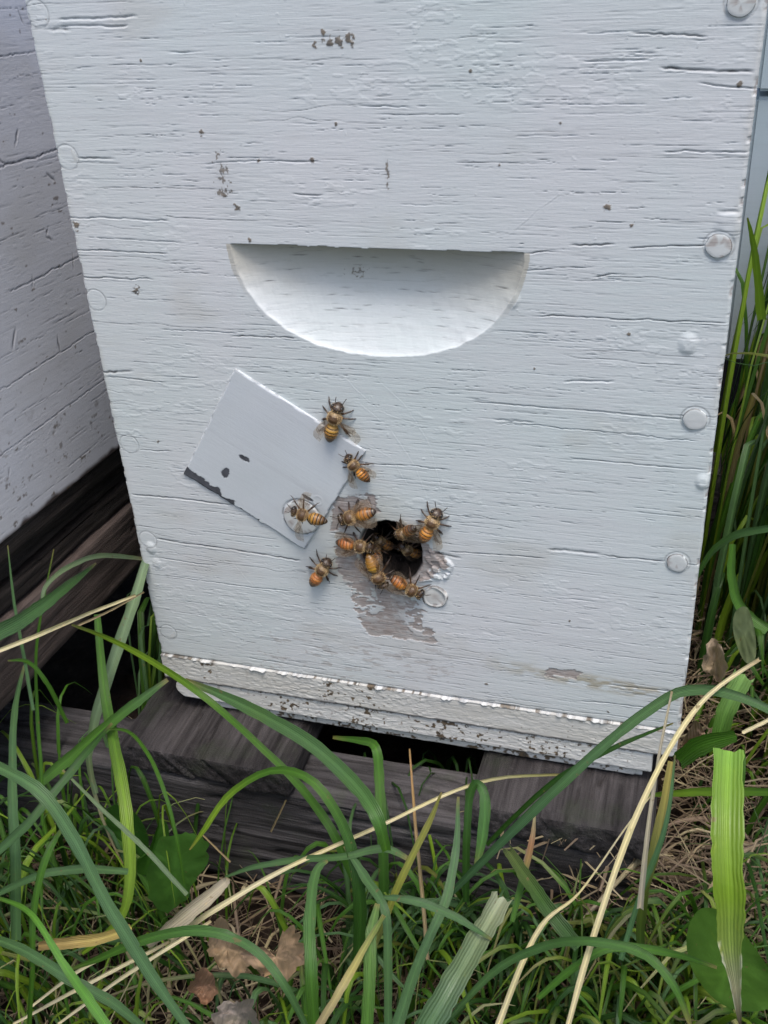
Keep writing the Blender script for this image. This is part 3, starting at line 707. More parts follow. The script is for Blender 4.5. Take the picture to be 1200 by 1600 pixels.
F('broad dull green blade entering from the left edge below the dark base', [(-25,1000,-.12),(40,965,-.10),(100,920,-.08),(150,880,-.05)], [30,30,20,4], [GB, GD])
F('pale arching blade reaching the left edge of the white hive', [(66,945,-.09),(72,915,-.085),(110,884,-.07),(160,868,-.045),(222,873,-.012)], [5,8,10,11,8], [PG])
F('wide grey green blade falling beside the lower left corner of the white hive', [(150,1240,-.06),(139,1190,-.055),(145,1140,-.05),(160,1085,-.042),(185,1010,-.028),(212,930,-.012),(232,862,.004)], [10,12,18,21,24,22,14], [PG, (.13,.19,.12)])
F('dried tail of a grass blade hanging below the wide grey green one', [(139,1188,-.056),(148,1240,-.06),(168,1300,-.068),(192,1350,-.075)], [12,8,5,3], [PG, DRY])
F('yellow edged blade tip pointing left from the hive corner', [(560,1390,-.085),(520,1300,-.08),(465,1225,-.066),(390,1150,-.055),(310,1082,-.045),(240,1035,-.05),(170,998,-.06),(112,976,-.075)], [18,18,16,14,15,13,10,4], [GR, GR, GR, GY, GY])
F('long broad blade sweeping across the pallet under the hive corner', [(604,1330,-.10),(588,1275,-.098),(545,1215,-.085),(470,1152,-.068),(380,1102,-.05),(290,1062,-.036)], [16,25,29,29,26,8], [GR, GB, GB])
F('bright arching blade with its tip pointing down over the pallet stringer', [(560,1500,-.105),(562,1400,-.10),(540,1300,-.09),(490,1222,-.082),(425,1204,-.078),(360,1240,-.082),(320,1295,-.09),(296,1328,-.094)], [26,26,22,18,15,14,11,3], [GD, GD, GR, GR, GY, GY])
F('bright green blade folded sharply under the hive', [(600,1480,-.075),(600,1390,-.07),(597,1300,-.06),(592,1210,-.045),(586,1166,-.038),(560,1157,-.03),(520,1152,-.02)], [18,20,21,20,19,14,6], [GD, GR, (.06,.16,.03)])
F('tall yellow green blade standing left of the pallet deck board', [(128,1490,-.12),(185,1440,-.115),(203,1370,-.105),(197,1270,-.09),(180,1170,-.07),(163,1080,-.05),(152,960,-.03)], [8,16,22,25,23,20,14], [GY, GY, GY, GR, GR])
F('large blue green arc coming down from the left edge', [(300,1615,-.16),(240,1530,-.155),(190,1450,-.15),(150,1380,-.145),(115,1310,-.14),(60,1235,-.135),(-20,1190,-.13)], [14,24,26,23,26,26,22], [GB])
F('upright blue green blade near the left edge', [(25,1470,-.13),(24,1340,-.12),(19,1220,-.105),(23,1110,-.09),(38,1040,-.08)], [20,21,17,12,5], [GB])
F('thin dark green stem left of the wide grey green blade', [(66,1290,-.11),(64,1200,-.10),(58,1110,-.09),(58,1000,-.08),(84,858,-.065)], [7,8,7,6,2], [GR])
F('thin slanting blade at the far left with its tip over the dark base', [(52,1110,-.10),(38,1030,-.09),(22,940,-.08),(12,852,-.07)], [7,7,6,2], [GB])
F('arched thin blade bending right in the left grass', [(105,1130,-.09),(75,1070,-.09),(45,1035,-.09),(12,1032,-.095)], [8,9,8,3], [GR])
F('broad blade running up to the hive corner from the lower left', [(60,1225,-.10),(112,1182,-.085),(160,1140,-.068),(210,1100,-.05),(262,1062,-.034)], [18,24,22,20,8], [GR, GR, GB])
F('grey green flattened stalk crossing the left foreground', [(-20,1345,-.13),(40,1290,-.12),(95,1225,-.105),(140,1170,-.09),(175,1130,-.075)], [16,18,17,14,5], [GB, GD])
F('thin green arc dropping to the broad leaf', [(288,1382,-.105),(276,1310,-.10),(258,1240,-.092),(232,1180,-.08),(200,1143,-.07),(158,1140,-.065)], [3,7,8,8,7,4], [GR])
F('straight grey green strand crossing to the broad leaf', [(292,1398,-.12),(225,1325,-.115),(160,1265,-.108),(98,1203,-.10)], [9,10,8,4], [PG])
F('long low arc across the foreground left of centre', [(482,1612,-.155),(445,1540,-.155),(402,1488,-.15),(350,1460,-.15),(290,1455,-.15),(220,1470,-.15),(150,1500,-.15),(98,1518,-.15)], [10,16,18,19,21,20,13,4], [GB, GR])
F('bluish blade lying in the bottom left corner', [(240,1620,-.16),(180,1570,-.16),(110,1530,-.16),(40,1487,-.155),(-20,1462,-.15)], [10,20,22,20,16], [GB])
F('bright green blade slanting through the bottom left corner', [(182,1625,-.17),(140,1565,-.165),(95,1500,-.16),(45,1425,-.15),(-15,1400,-.14)], [18,20,15,11,6], [(.08,.2,.03)])
F('vertical blade with bent top at the bottom left', [(45,1620,-.16),(50,1520,-.155),(53,1420,-.145),(72,1340,-.135),(100,1290,-.125)], [9,10,13,15,6], [GR])
F('low horizontal blade behind the bright left blade', [(-10,1400,-.13),(60,1368,-.125),(130,1358,-.12),(200,1362,-.118)], [12,16,17,12], [GB])
F('level blade arching from the centre into the dead leaf', [(352,1370,-.10),(400,1354,-.098),(467,1343,-.095),(540,1338,-.095),(600,1325,-.09),(637,1342,-.09)], [4,11,14,14,16,10], [GB])
F('wide upright blade in the centre foreground', [(492,1612,-.14),(486,1520,-.135),(484,1430,-.12),(494,1362,-.105),(512,1345,-.10)], [22,25,24,18,6], [GR, GB])
F('broad upright blade with a rust spot right of the centre foreground', [(573,1620,-.14),(577,1530,-.13),(580,1460,-.12),(590,1412,-.11)], [25,25,23,10], [GR, (.10,.17,.06)])
F('folded blade slanting down through the centre', [(607,1620,-.13),(606,1510,-.12),(602,1425,-.11),(570,1370,-.10),(538,1322,-.092)], [15,17,18,18,6], [GB])
F('olive stem leaning right in front of the pallet', [(575,1500,-.115),(600,1440,-.105),(628,1370,-.095),(668,1290,-.08),(690,1238,-.07)], [14,14,15,13,3], [OL, (.15,.16,.03), (.12,.12,.03)])
F('pale brown tipped stalk at the bottom centre', [(488,1620,-.15),(530,1550,-.14),(570,1480,-.125),(600,1430,-.115)], [14,17,13,9], [DRY, (.3,.26,.12), GR])
F('blue green leaf right of the centre', [(615,1620,-.13),(655,1500,-.115),(695,1410,-.10),(712,1330,-.085),(716,1245,-.07)], [26,18,20,16,5], [GB, (.06,.12,.06)])
F('looped dark green blade folded over itself under the hive', [(728,1410,-.075),(729,1320,-.07),(733,1250,-.062),(744,1224,-.06),(757,1245,-.064),(755,1300,-.072),(742,1362,-.08)], [14,16,15,18,20,22,8], [GD, (.06,.14,.04)])
F('wide grey green blade cut off square at its top', [(660,1620,-.15),(700,1550,-.14),(740,1480,-.125),(785,1402,-.105)], [50,48,46,44], [GB, (.08,.125,.075), (.11,.15,.10), (.24,.26,.20)], cut=True, jag=.4, fold=.4)
F('level blade crossing behind the square cut blade', [(600,1402,-.12),(650,1408,-.12),(710,1432,-.12),(768,1468,-.122)], [8,18,17,5], [GB])
F('dark green blade cut off slanted, standing right of centre', [(905,1480,-.11),(865,1432,-.105),(825,1375,-.095),(792,1326,-.085)], [26,30,28,20], [GD, (.03,.07,.012), (.07,.09,.03)], cut=True, jag=.8)
F('long blade arching over the lower right corner of the hive', [(700,1400,-.085),(790,1310,-.088),(870,1232,-.085),(950,1160,-.078),(1010,1112,-.072),(1070,1080,-.068),(1140,1084,-.07),(1225,1120,-.075)], [14,19,20,20,20,21,20,14], [(.05,.11,.06), GB, GB])
F('thin dark blade parallel under the long arching one', [(760,1320,-.06),(860,1225,-.055),(960,1168,-.05),(1052,1130,-.042)], [10,11,10,3], [GD])
F('wide yellow green leaf cut off square, with torn white lower edges', [(1157,1605,-.125),(1150,1545,-.13),(1142,1480,-.135),(1140,1400,-.135),(1136,1290,-.125),(1140,1172,-.105)], [4,20,44,56,62,58], [(.05,.02,.03), (.45,.4,.3), (.24,.32,.09), GY, GY, (.13,.25,.04)], cut=True, jag=.12, fold=.14, seg=44, torn=.42)
F('striped cut blade standing by the lower right corner of the hive', [(1120,1165,-.03),(1132,1120,-.028),(1147,1085,-.025),(1163,1055,-.022)], [26,36,38,40], [GR, (.14,.24,.08)], cut=True, jag=.3)
F('arching blade at the right edge above the dead litter', [(1088,905,.03),(1110,865,.02),(1150,836,.01),(1215,824,0)], [6,13,16,14], [GR, GB])
F('broad folded blade curving down at the right edge', [(1145,850,.06),(1143,900,.055),(1158,950,.05),(1200,985,.045)], [12,17,20,22], [GR])
F('level blade crossing behind the cut yellow green leaf', [(1010,1243,-.07),(1080,1238,-.075),(1150,1237,-.08),(1220,1238,-.085)], [5,17,17,13], [GY, GR])
F('broad green blade bent beside the hive corner and the striped cut blade', [(1060,1190,-.04),(1095,1165,-.045),(1150,1150,-.05)], [34,40,22], [GR])
F('long low blade arching in the bottom right foreground', [(690,1605,-.14),(770,1520,-.135),(840,1482,-.135),(915,1470,-.138),(1000,1488,-.14),(1050,1535,-.145),(1078,1600,-.15)], [10,16,19,18,18,16,8], [GB, GR])
F('level green blade under the long arc at bottom right', [(840,1560,-.14),(900,1510,-.135),(960,1480,-.13),(1050,1490,-.125),(1120,1512,-.12)], [10,16,18,14,6], [GR])
F('blade rising beside the rust tinted leaf base under the right corner', [(1000,1500,-.10),(1005,1400,-.095),(1030,1300,-.085),(1050,1190,-.07)], [14,20,24,14], [GD, OL, (.25,.2,.06)])
F('slender blade crossing the grass right of the cut dark blade', [(970,1500,-.12),(1000,1400,-.11),(1040,1290,-.10),(1055,1180,-.085)], [10,11,10,3], [(.06,.13,.06)])
F('pointed blade with a withered tip between the two cut blades', [(800,1440,-.10),(815,1380,-.09),(830,1320,-.08),(836,1270,-.075)], [10,14,12,4], [GR, GR, (.3,.15,.1), ST])
F('blade standing before the far hive at the right edge', [(1190,500,.12),(1180,400,.11),(1168,340,.10)], [20,14,3], [GY])

# broad leaves
def broad_leaf(name, label, cat, outline, Y, col, rows=9, cup=.004, mt=None, jag=0.0):
    """leaf from its outline (pixel list) at depth Y: fan of rings, cupped"""
    P = [at(x, y, Y) for x, y in outline]; c = sum(P, Vector())/len(P)
    pts = []; n = len(P)
    for i in range(n):
        for k in range(6):
            t = k/6; p0, p1, p2, p3 = P[i-1], P[i], P[(i+1) % n], P[(i+2) % n]
            q = .5*((2*p1)+(p2-p0)*t+(2*p0-5*p1+4*p2-p3)*t*t+(3*p1-p0-3*p2+p3)*t**3)
            pts.append(q)
    if jag:
        sd_ = random.uniform(0, 90); pts = [c+(q-c)*(1+jag*3.2*(float(vn(np.array([i*.42+sd_]), np.array([sd_]), 640)[0])-.5)+jag*2*(float(vn(np.array([i*1.3+sd_]), np.array([sd_]), 641)[0])-.5)) for i, q in enumerate(pts)]
    sq = random.uniform(0, 60); ridge = random.uniform(0, 3.1)
    nrm = (Vector(CAM)-c).normalized(); V_ = [c]; U_ = [(.5, .5)]; C_ = [list(col)]; m_ = len(pts)
    for r in range(1, rows+1):
        t = r/rows
        for i, q in enumerate(pts):
            a = 2*math.pi*i/m_; lx_, ly_ = t*math.cos(a), t*math.sin(a); fl_ = lx_*math.cos(ridge)+ly_*math.sin(ridge)
            z = cup*(.9*abs(fl_)**1.3+1.5*(float(fbm(np.array([lx_*1.6+sq]), np.array([ly_*1.6+sq]), 650, 3)[0])-.5)*t+.4*(float(vn(np.array([lx_*6+sq]), np.array([ly_*6+sq]), 655)[0])-.5)*t)
            V_.append(c+(q-c)*t+nrm*z); U_.append((.5+.5*t*math.cos(a), .5+.5*t*math.sin(a)))
            pr_ = abs(-lx_*math.sin(ridge)+ly_*math.cos(ridge)); vein = 1+.3*math.exp(-(fl_*16)**2)+.22*max(0, math.cos((pr_*1.0-abs(fl_)*.8)*26))**8*(1-t*.6); C_.append([x*vein*(1-.12*t) for x in col])
    F_ = [(1+(r-1)*m_+i, 1+(r-1)*m_+(i+1) % m_, 1+r*m_+(i+1) % m_, 1+r*m_+i) for r in range(1, rows) for i in range(m_)]
    F_ += [(0, 1+i, 1+(i+1) % m_, 0) for i in range(0)]
    tri = [(0, 1+(i+1) % m_, 1+i) for i in range(m_)]
    me = bpy.data.meshes.new(name); me.from_pydata([tuple(v-c) for v in V_], [], F_+[t[:3] for t in tri])
    a = me.attributes.new('col', 'FLOAT_COLOR', 'POINT'); a.data.foreach_set('color', np.array([[*x, 1] for x in C_], np.float32).ravel())
    uvl = me.uv_layers.new(name='uv')
    for l in me.loops: uvl.data[l.index].uv = U_[l.vertex_index]
    for p in me.polygons: p.use_smooth = True
    o = link(name, me, mt or M_broad, None, tuple(c)); return tag(o, label, cat)
broad_leaf('broad_leaf', 'round green leaf in the lower right corner behind the cut leaf', 'leaf', [(1095,1420),(1140,1432),(1185,1490),(1215,1540),(1200,1575),(1150,1578),(1110,1555),(1080,1510),(1074,1460)], -.112, (.08,.17,.03))
broad_leaf('broad_leaf', 'broad toothed green leaf in front of the left of the pallet', 'leaf', [(250,1310),(290,1300),(322,1318),(322,1350),(305,1375),(290,1405),(262,1425),(236,1405),(232,1365),(240,1335)], -.085, (.06,.15,.03), jag=.05)
broad_leaf('broad_leaf', 'narrow curved green leaf behind the toothed leaf', 'leaf', [(205,1350),(228,1335),(243,1300),(250,1280),(262,1290),(263,1320),(248,1350),(225,1368)], -.075, (.045,.13,.02))
broad_leaf('broad_leaf', 'shaded green leaf at the left of the curved one', 'leaf', [(172,1262),(190,1258),(215,1275),(232,1310),(226,1345),(205,1340),(180,1310),(166,1285)], -.066, (.03,.095,.015))
broad_leaf('broad_leaf', 'pale green bruised leaf among litter beside the right side of the hive', 'leaf', [(1150,955),(1168,950),(1180,990),(1180,1030),(1165,1035),(1152,1010),(1145,980)], .03, (.17,.20,.12), cup=.002)
DL = 'dead leaves on the ground'
for (pts, Y, c_, lab) in [
    ([(380,1490),(410,1478),(430,1496),(440,1460),(470,1455),(472,1500),(450,1530),(425,1528),(405,1515)], -.115, (.30,.20,.145), 'pale brown curled dead leaf in the centre of the litter'),
    ([(330,1450),(350,1438),(372,1465),(395,1500),(370,1520),(345,1508),(322,1485)], -.112, (.24,.165,.12), 'brown dead leaf left of the palest one'),
    ([(340,1580),(370,1560),(400,1572),(396,1608),(350,1612)], -.128, (.20,.165,.16), 'greyish dead leaf at the bottom edge'),
    ([(300,1530),(325,1515),(340,1540),(322,1565),(300,1555)], -.12, (.22,.12,.085), 'small reddish dead leaf at the lower left of the palest one'),
    ([(1100,1020),(1120,1000),(1135,1030),(1125,1060),(1105,1055)], .02, (.27,.2,.16), 'pale dead leaf in the litter right of the hive'),
    ([(1065,1160),(1085,1130),(1105,1145),(1095,1175)], -.03, (.20,.13,.10), 'brown dead leaf by the lower right corner of the hive')]:
    o = broad_leaf('dead_leaf', lab, 'dead leaf', pts, Y, c_, cup=.010, mt=M_dry, jag=.14); o['group'] = DL

# ---- uncountable grass and litter
def rand_blade(bag, x, y, h, w, col, lean=None, seg=8, z0=-.003, tipc=None, droop=1.0):
    a = random.uniform(0, 2*math.pi) if lean is None else lean
    z0 = z0+float(gz(x, y)); l = h*random.uniform(.3, .9)*droop; d = Vector((math.cos(a), math.sin(a), 0))
    P = [Vector((x, y, z0)), Vector((x, y, z0+h*.45))+d*l*.12, Vector((x, y, z0+h*.9))+d*l*.42, Vector((x, y, z0+h*random.uniform(.8, 1.05)))+d*l*.8, Vector((x, y, z0+h*random.uniform(.4, .95)))+d*l*1.15]
    side = Vector((-d.y, d.x, random.uniform(-.3, .3)))
    bag.add(ribbon(P, [w*.8, w, w*.9, w*.6, w*.08], [col, col, tipc or col], side=side, view=False, nseg=seg, fold=random.uniform(.1, .5), twist=random.uniform(-.8, .8)))
def rcol():
    c = random.choice([GR, GR, GR, GB, GD, GY, GY, (.075, .15, .015)]); k = random.uniform(.7, 1.2); return tuple(v*k for v in c)
def blocked(x, y, h=0):
    if HX0-.004 < x < HX1+.004 and y > -.012 and y < .5: return True
    if -.75 < x < -.262 and y > -.23: return True
    if -.62 < x < .33 and -.034 < y < .008: return True
    if .01 < x < .42 and .45 < y < .92: return True
    return False
gb = Bag()
n = 0
while n < 850:                       # foreground
    x = random.uniform(-.34, .16); y = random.uniform(-.21, -.034)
    if blocked(x, y): continue
    hmax = .075 if y > -.09 else .06
    if -.17 < x < -.09 and y > -.085 and random.random() < .8: continue
    if random.random() < .3 and y > -.12 and -.2 < x < -.05: continue
    rand_blade(gb, x, y, random.uniform(.025, hmax), random.choice([random.uniform(.0006, .0014), random.uniform(.0008, .0030)]), rcol(), droop=1.2, tipc=random.choice([None, None, None, DRY, OL, ST])); n += 1
n = 0
while n < 2000:                      # right side, running back
    y = -.03+random.random()**1.5*1.1; x = random.uniform(.017, .05+.35*(y+.1)+.12)
    if blocked(x, y): continue
    h = random.uniform(.05, .11) if y < .1 else random.uniform(.09, .26)
    near = max(0, .05-x)
    if y < .16 and x < .050: h *= .30
    h *= (1 if y > .1 else .9)
    if y < .12 and x < .06 and random.random() < .5: continue
    rand_blade(gb, x, y, h, random.uniform(.0015, .0048 if y > .1 else .003), rcol(), lean=random.uniform(-1.35, 1.45), seg=7); n += 1
for _ in range(26):                  # between the deck boards
    rand_blade(gb, random.uniform(-.145, -.075), random.uniform(.010, .03), random.uniform(.045, .075), random.uniform(.001, .003), GD, lean=random.uniform(-2.2, -.9))
for _ in range(300):                 # tall dark blades before the far hive
    rand_blade(gb, random.uniform(.022, .13), random.uniform(.12, .43), random.uniform(.10, .27), random.uniform(.0015, .005), random.choice([GD, GD, GR, GB, GY, OL, DRY]), lean=random.uniform(-1.4, 1.5), droop=random.uniform(.5, 1.6))
for _ in range(150):                 # dark tangle further back
    rand_blade(gb, random.uniform(.04, .16), random.uniform(.12, .40), random.uniform(.10, .22), random.uniform(.0015, .0045), random.choice([GD, GD, GR, OL, DRY]), lean=random.uniform(-1.7, 2.9), droop=random.uniform(.6, 1.1) if False else .45, seg=10)
for _ in range(170):                 # flopped blades beside the hive
    rand_blade(gb, random.uniform(.03, .14), random.uniform(-.03, .22), random.uniform(.05, .13), random.uniform(.0012, .0042), random.choice([GD, GR, GB, GY, OL, DRY, ST]), lean=random.uniform(-1.6, 1.2), droop=random.uniform(1.3, 2.3), seg=10)
for _ in range(150):
    rand_blade(gb, random.uniform(-.12, .0), random.uniform(-.06, -.034), random.uniform(.035, .068), random.uniform(.001, .0032), random.choice([GD, GD, GR, GB, OL]), lean=random.uniform(-2.9, -.2), droop=1.0, seg=10)
for _ in range(260):                 # tangle hiding the right end of the pallet
    rand_blade(gb, random.uniform(-.035, .06), random.uniform(-.10, -.034), random.uniform(.035, .085), random.uniform(.0008, .0032), rcol(), lean=random.uniform(-2.6, .4), droop=1.0, tipc=random.choice([None, None, DRY, OL]), seg=10)
for _ in range(80):
    rand_blade(gb, random.uniform(-.33, -.19), random.uniform(-.11, -.036), random.uniform(.05, .10), random.uniform(.0008, .0024), rcol(), droop=.8, seg=10)
for _ in range(110):                 # long arching blades
    rand_blade(gb, random.uniform(-.32, .12), random.uniform(-.15, -.06), random.uniform(.03, .06), random.uniform(.0018, .0034), random.choice([GD, GR, GB, GB, GD, OL]), lean=random.uniform(-3.1, 0) if random.random() < .7 else None, droop=random.uniform(1.5, 2.4), seg=14, tipc=random.choice([None, None, DRY]))
for _ in range(130):                 # stout blades in the foreground
    x = random.choice([random.uniform(-.33, -.2), random.uniform(-.15, .10), random.uniform(-.12, .0)]); y = random.uniform(-.12, -.045)
    rand_blade(gb, x, y, random.uniform(.04, .08), random.uniform(.0018, .0038), random.choice([GD, GR, GR, GB, GY]), lean=random.uniform(-2.9, -.2) if random.random() < .6 else None, droop=1.1, seg=12)
n = 0
while n < 150:                       # gap between the hives
    x = random.uniform(-.258, -.226); y = random.uniform(-.025, .16)
    if -.03 < y < .008: continue
    rand_blade(gb, x, y, random.uniform(.05, .12), random.uniform(.0012, .0035), tuple(v*.8 for v in rcol()), lean=random.uniform(1.2, 1.9)); n += 1
for _ in range(420):                 # a little further round
    a = random.uniform(0, 2*math.pi); r = random.uniform(.55, 1.6); x, y = r*math.cos(a), r*math.sin(a)*1.0
    if blocked(x, y) or (y < 0 and r < .7): continue
    rand_blade(gb, x, y, random.uniform(.06, .2), random.uniform(.004, .009), rcol(), seg=5)
tag(gb.obj('grass', M_leaf), 'dense green grass growing around and behind the hives', 'grass', kind='stuff')
lb = Bag()
def litter(x, y, z):
    a = random.uniform(0, math.pi); L = random.uniform(.006, .045); w = random.uniform(.0003, .0011)*random.choice([1, 1, 1, 2])
    c = random.choice([(.27, .21, .155), (.17, .12, .09), (.36, .30, .22), (.10, .07, .055), (.20, .145, .12)]); k = random.uniform(.6, 1.1)
    d = Vector((math.cos(a), math.sin(a), random.uniform(-.25, .25)))*L/2; p = Vector((x, y, z+float(gz(x, y)))); b_ = Vector((random.uniform(-1, 1), random.uniform(-1, 1), random.uniform(0, 1)))*L*.15
    lb.add(ribbon([p-d, p+b_, p+d], [w*.6, w, w*.3], [tuple(v*k for v in c)], side=Vector((-d.y, d.x, .001)), view=False, nseg=4, fold=.4, twist=.5))
n = 0
while n < 5200:
    x = random.uniform(-.36, .20); y = random.uniform(-.24, -.03)
    z = random.uniform(-.001, .010)
    litter(x, y, z); n += 1
n = 0
while n < 3000:
    x = random.uniform(.011, .13); y = random.uniform(-.03, .35); litter(x, y, random.uniform(0, .022)); n += 1
for _ in range(250):
    litter(random.uniform(-.262, -.22), random.uniform(.01, .15), random.uniform(0, .01))
for _ in range(500):
    x = random.uniform(-.05, .05); y = random.uniform(-.07, .0); litter(x, y, random.uniform(.01, .055) if y > -.034 and x > -.003 else random.uniform(.005, .06)*max(0, 1-abs(y+.034)/.05) if x > -.04 else .005)
for _ in range(120):
    litter(random.uniform(-.06, -.003), random.uniform(-.027, -.0), .0655)
tag(lb.obj('straw_litter', M_dry), 'brown dead grass and straw matted on the soil', 'litter', kind='stuff')

# ================================================================== BEES
Mb, nt, b = mat('bee_body', .38, .5)
a = nd(nt, 'ShaderNodeAttribute', attribute_name='col'); nn_ = noise(nt, 2600, mapping(nt, (1, 1, 1)), 3)
nt.links.new(mix(nt, math_(nt, 'MULTIPLY', nn_, .5), a.outputs['Color'], (.55, .5, .45), 'MULTIPLY'), b.inputs['Base Color']); bump(nt, b, nn_, .5, .0001)
Mh, nt, b = mat('bee_hair', .8, .2)
a = nd(nt, 'ShaderNodeAttribute', attribute_name='col'); nt.links.new(a.outputs['Color'], b.inputs['Base Color'])
Me_, nt, b = mat('bee_eye', .15, .6); b.inputs['Base Color'].default_value = (.012, .008, .006, 1)
Mw, nt, b = mat('bee_wing', .22, .6)
vo = nd(nt, 'ShaderNodeTexVoronoi', feature='DISTANCE_TO_EDGE'); vo.inputs['Scale'].default_value = 520; nt.links.new(mapping(nt, (.55, 1, 1)), vo.inputs['Vector'])
vein = ramp(nt, vo.outputs['Distance'], [(.02, (1, 1, 1)), (.07, (0, 0, 0))])
nt.links.new(mix(nt, vein, (.42, .33, .24), (.07, .035, .015)), b.inputs['Base Color'])
tr = nd(nt, 'ShaderNodeBsdfTransparent'); tr.inputs[0].default_value = (.93, .89, .84, 1); ms = nd(nt, 'ShaderNodeMixShader')
nt.links.new(math_(nt, 'ADD', .13, math_(nt, 'MULTIPLY', vein, .3)), ms.inputs[0]); nt.links.new(tr.outputs[0], ms.inputs[1]); nt.links.new(b.outputs[0], ms.inputs[2])
nt.links.new(ms.outputs[0], nt.nodes['Material Output'].inputs[0])

ORG = (.58, .245, .035); AMB = (.46, .165, .022); BLK = (.02, .013, .01); TAN = (.34, .23, .115); DBR = (.07, .038, .018)
def body_mesh(seed, orange, bend=0.0, curl=0.0, legs=True):
    rs = random.Random(seed); tint = np.array([rs.uniform(.72, 1.08), rs.uniform(.62, 1.05), rs.uniform(.7, 1.2)])
    V_, C_, F_ = [], [], []
    def tube(path, rad, col, n=10, flat=1.0):
        o = len(V_)
        for k, p in enumerate(path):
            T = (path[min(k+1, len(path)-1)]-path[max(k-1, 0)]).normalized()
            s1 = T.cross(Vector((0, 0, 1))); s1 = s1.normalized() if s1.length > .05 else T.cross(Vector((0, 1, 0))).normalized(); s2 = T.cross(s1)
            for i in range(n):
                a = 2*math.pi*i/n; V_.append(p+(s1*math.cos(a)*flat+s2*math.sin(a))*rad[k]); C_.append(col if not callable(col) else col(k))
        for k in range(len(path)-1):
            for i in range(n): F_.append((o+k*n+i, o+k*n+(i+1) % n, o+(k+1)*n+(i+1) % n, o+(k+1)*n+i))
    # body: (x, half width, half height, z)
    st = [(-7.6, .02, .02, -.35), (-7.4, .45, .42, -.32), (-6.9, .95, .9, -.25), (-6.2, 1.35, 1.3, -.15), (-5.2, 1.78, 1.7, 0), (-4.0, 2.05, 1.95, .1), (-2.8, 2.05, 1.95, .15), (-1.9, 1.75, 1.65, .12), (-1.3, 1.2, 1.15, .05), (-1.0, .62, .6, .0),
          (-.75, .85, .85, .05), (-.3, 1.5, 1.45, .2), (.4, 1.95, 1.85, .35), (1.3, 2.1, 2.0, .4), (2.2, 1.9, 1.8, .3), (2.9, 1.35, 1.3, .15), (3.2, .75, .75, .0), (3.4, .8, .8, -.05), (3.7, 1.45, 1.35, -.15), (4.2, 1.85, 1.6, -.25), (4.8, 1.75, 1.45, -.4), (5.3, 1.2, 1.1, -.6), (5.6, .7, .7, -.8), (5.75, .05, .05, -.9)]
    xs = [s_[0] for s_ in st]; N = 130; n = 28; o = 0
    for k in range(N):
        x = xs[0]+(xs[-1]-xs[0])*k/(N-1); w = np.interp(x, xs, [s_[1] for s_ in st]); h = np.interp(x, xs, [s_[2] for s_ in st]); z = np.interp(x, xs, [s_[3] for s_ in st])
        t = -x-1.0; band = 0
        if x < -1.1:
            seg = (t % 1.15)/1.15; g = .035*math.sin(min(seg*1.15, 1)*math.pi); w += g*2-.05; h += g*2-.05
            kk = int(t/1.15); dark = ss(.62, .78, np.array(seg))*(1-ss(.97, 1., np.array(seg)))
            pr = orange[min(kk, len(orange)-1)]
            base = (np.array(ORG) if kk < 2 else np.array(AMB)*1.1)*tint
            pale = ss(.0, .10, np.array(seg))*(1-ss(.12, .25, np.array(seg)))
            c = base*(1-pale*.4)+np.array((.5, .36, .2))*pale*.4
            c = c*(1-min(1, dark*pr[0]))+np.array(BLK)*min(1, dark*pr[0])
            c = c*(1-pr[1])+np.array((.03, .018, .012))*pr[1]
            if pr[1] > .3: c = c*(1-pale*.5)+np.array((.42, .33, .22))*pale*.5
        elif x < 3.1: c = np.array((.10, .055, .025)) if .0 < x < 2.4 else np.array(TAN)*.7
        else: c = np.array((.045, .026, .015))
        by = bend*max(0, -x-1)**1.6*.05 + (-bend)*.0
        bz = -curl*max(0, -x-1)**1.7*.06
        for i in range(n):
            a = 2*math.pi*i/n
            V_.append(Vector((x, w*math.cos(a)+by, z+h*math.sin(a)+bz)))
            u = .75+.25*max(0, math.sin(a)) if x < -1.1 else 1
            C_.append(tuple(c*u))
    for k in range(N-1):
        for i in range(n): F_.append((k*n+i, (k+1)*n+i, (k+1)*n+(i+1) % n, k*n+(i+1) % n))
    gz = -2.25
    if legs:
        for s in (-1, 1):
            for (bx, dx, reach, hind) in ((2.3, 2.6, 2.6, 0), (1.2, .4, 3.4, 0), (.1, -3.0, 3.0, 1)):
                j = lambda q: rs.uniform(-q, q); dx2 = dx+j(1.1); rc = reach+j(.7)
                p0 = Vector((bx, s*.9, -.8)); p1 = Vector((bx+dx2*.35, s*(1.4+rc*.35), -.7+j(.3))); p2 = Vector((bx+dx2*.75, s*(1.6+rc*.75), -1.3)); p3 = Vector((bx+dx2*1.05, s*(1.6+rc*1.05), gz+.15)); p4 = Vector((bx+dx2*1.3, s*(1.7+rc*1.2), gz))
                path = [p0, p0.lerp(p1, .5), p1, p1.lerp(p2, .5), p2, p2.lerp(p3, .5), p3, p4]
                lw = .42 if hind else .26
                tube(path, [.32, .34, .24, lw*.9, lw, .17, .13, .08], lambda k_: ((.10, .05, .022) if k_ < 3 else (.035, .02, .012)), 8)
    for s in (-1, 1):                # antennae
        a0 = Vector((5.35, s*.35, -.45)); el = a0+Vector((.75, s*(.8+rs.uniform(-.2, .3)), .35)); tp = el+Vector((1.5+rs.uniform(-.5, .4), s*(.5+rs.uniform(-.4, .9)), -.2))
        tube([a0, a0.lerp(el, .5), el, el.lerp(tp, .4), tp], [.12, .1, .1, .12, .09], (.03, .018, .012), 7)
    sc = .001
    return mesh_np('body', np.array([tuple(v*sc) for v in V_]), np.array(F_), np.array(C_)), st, (bend, curl)
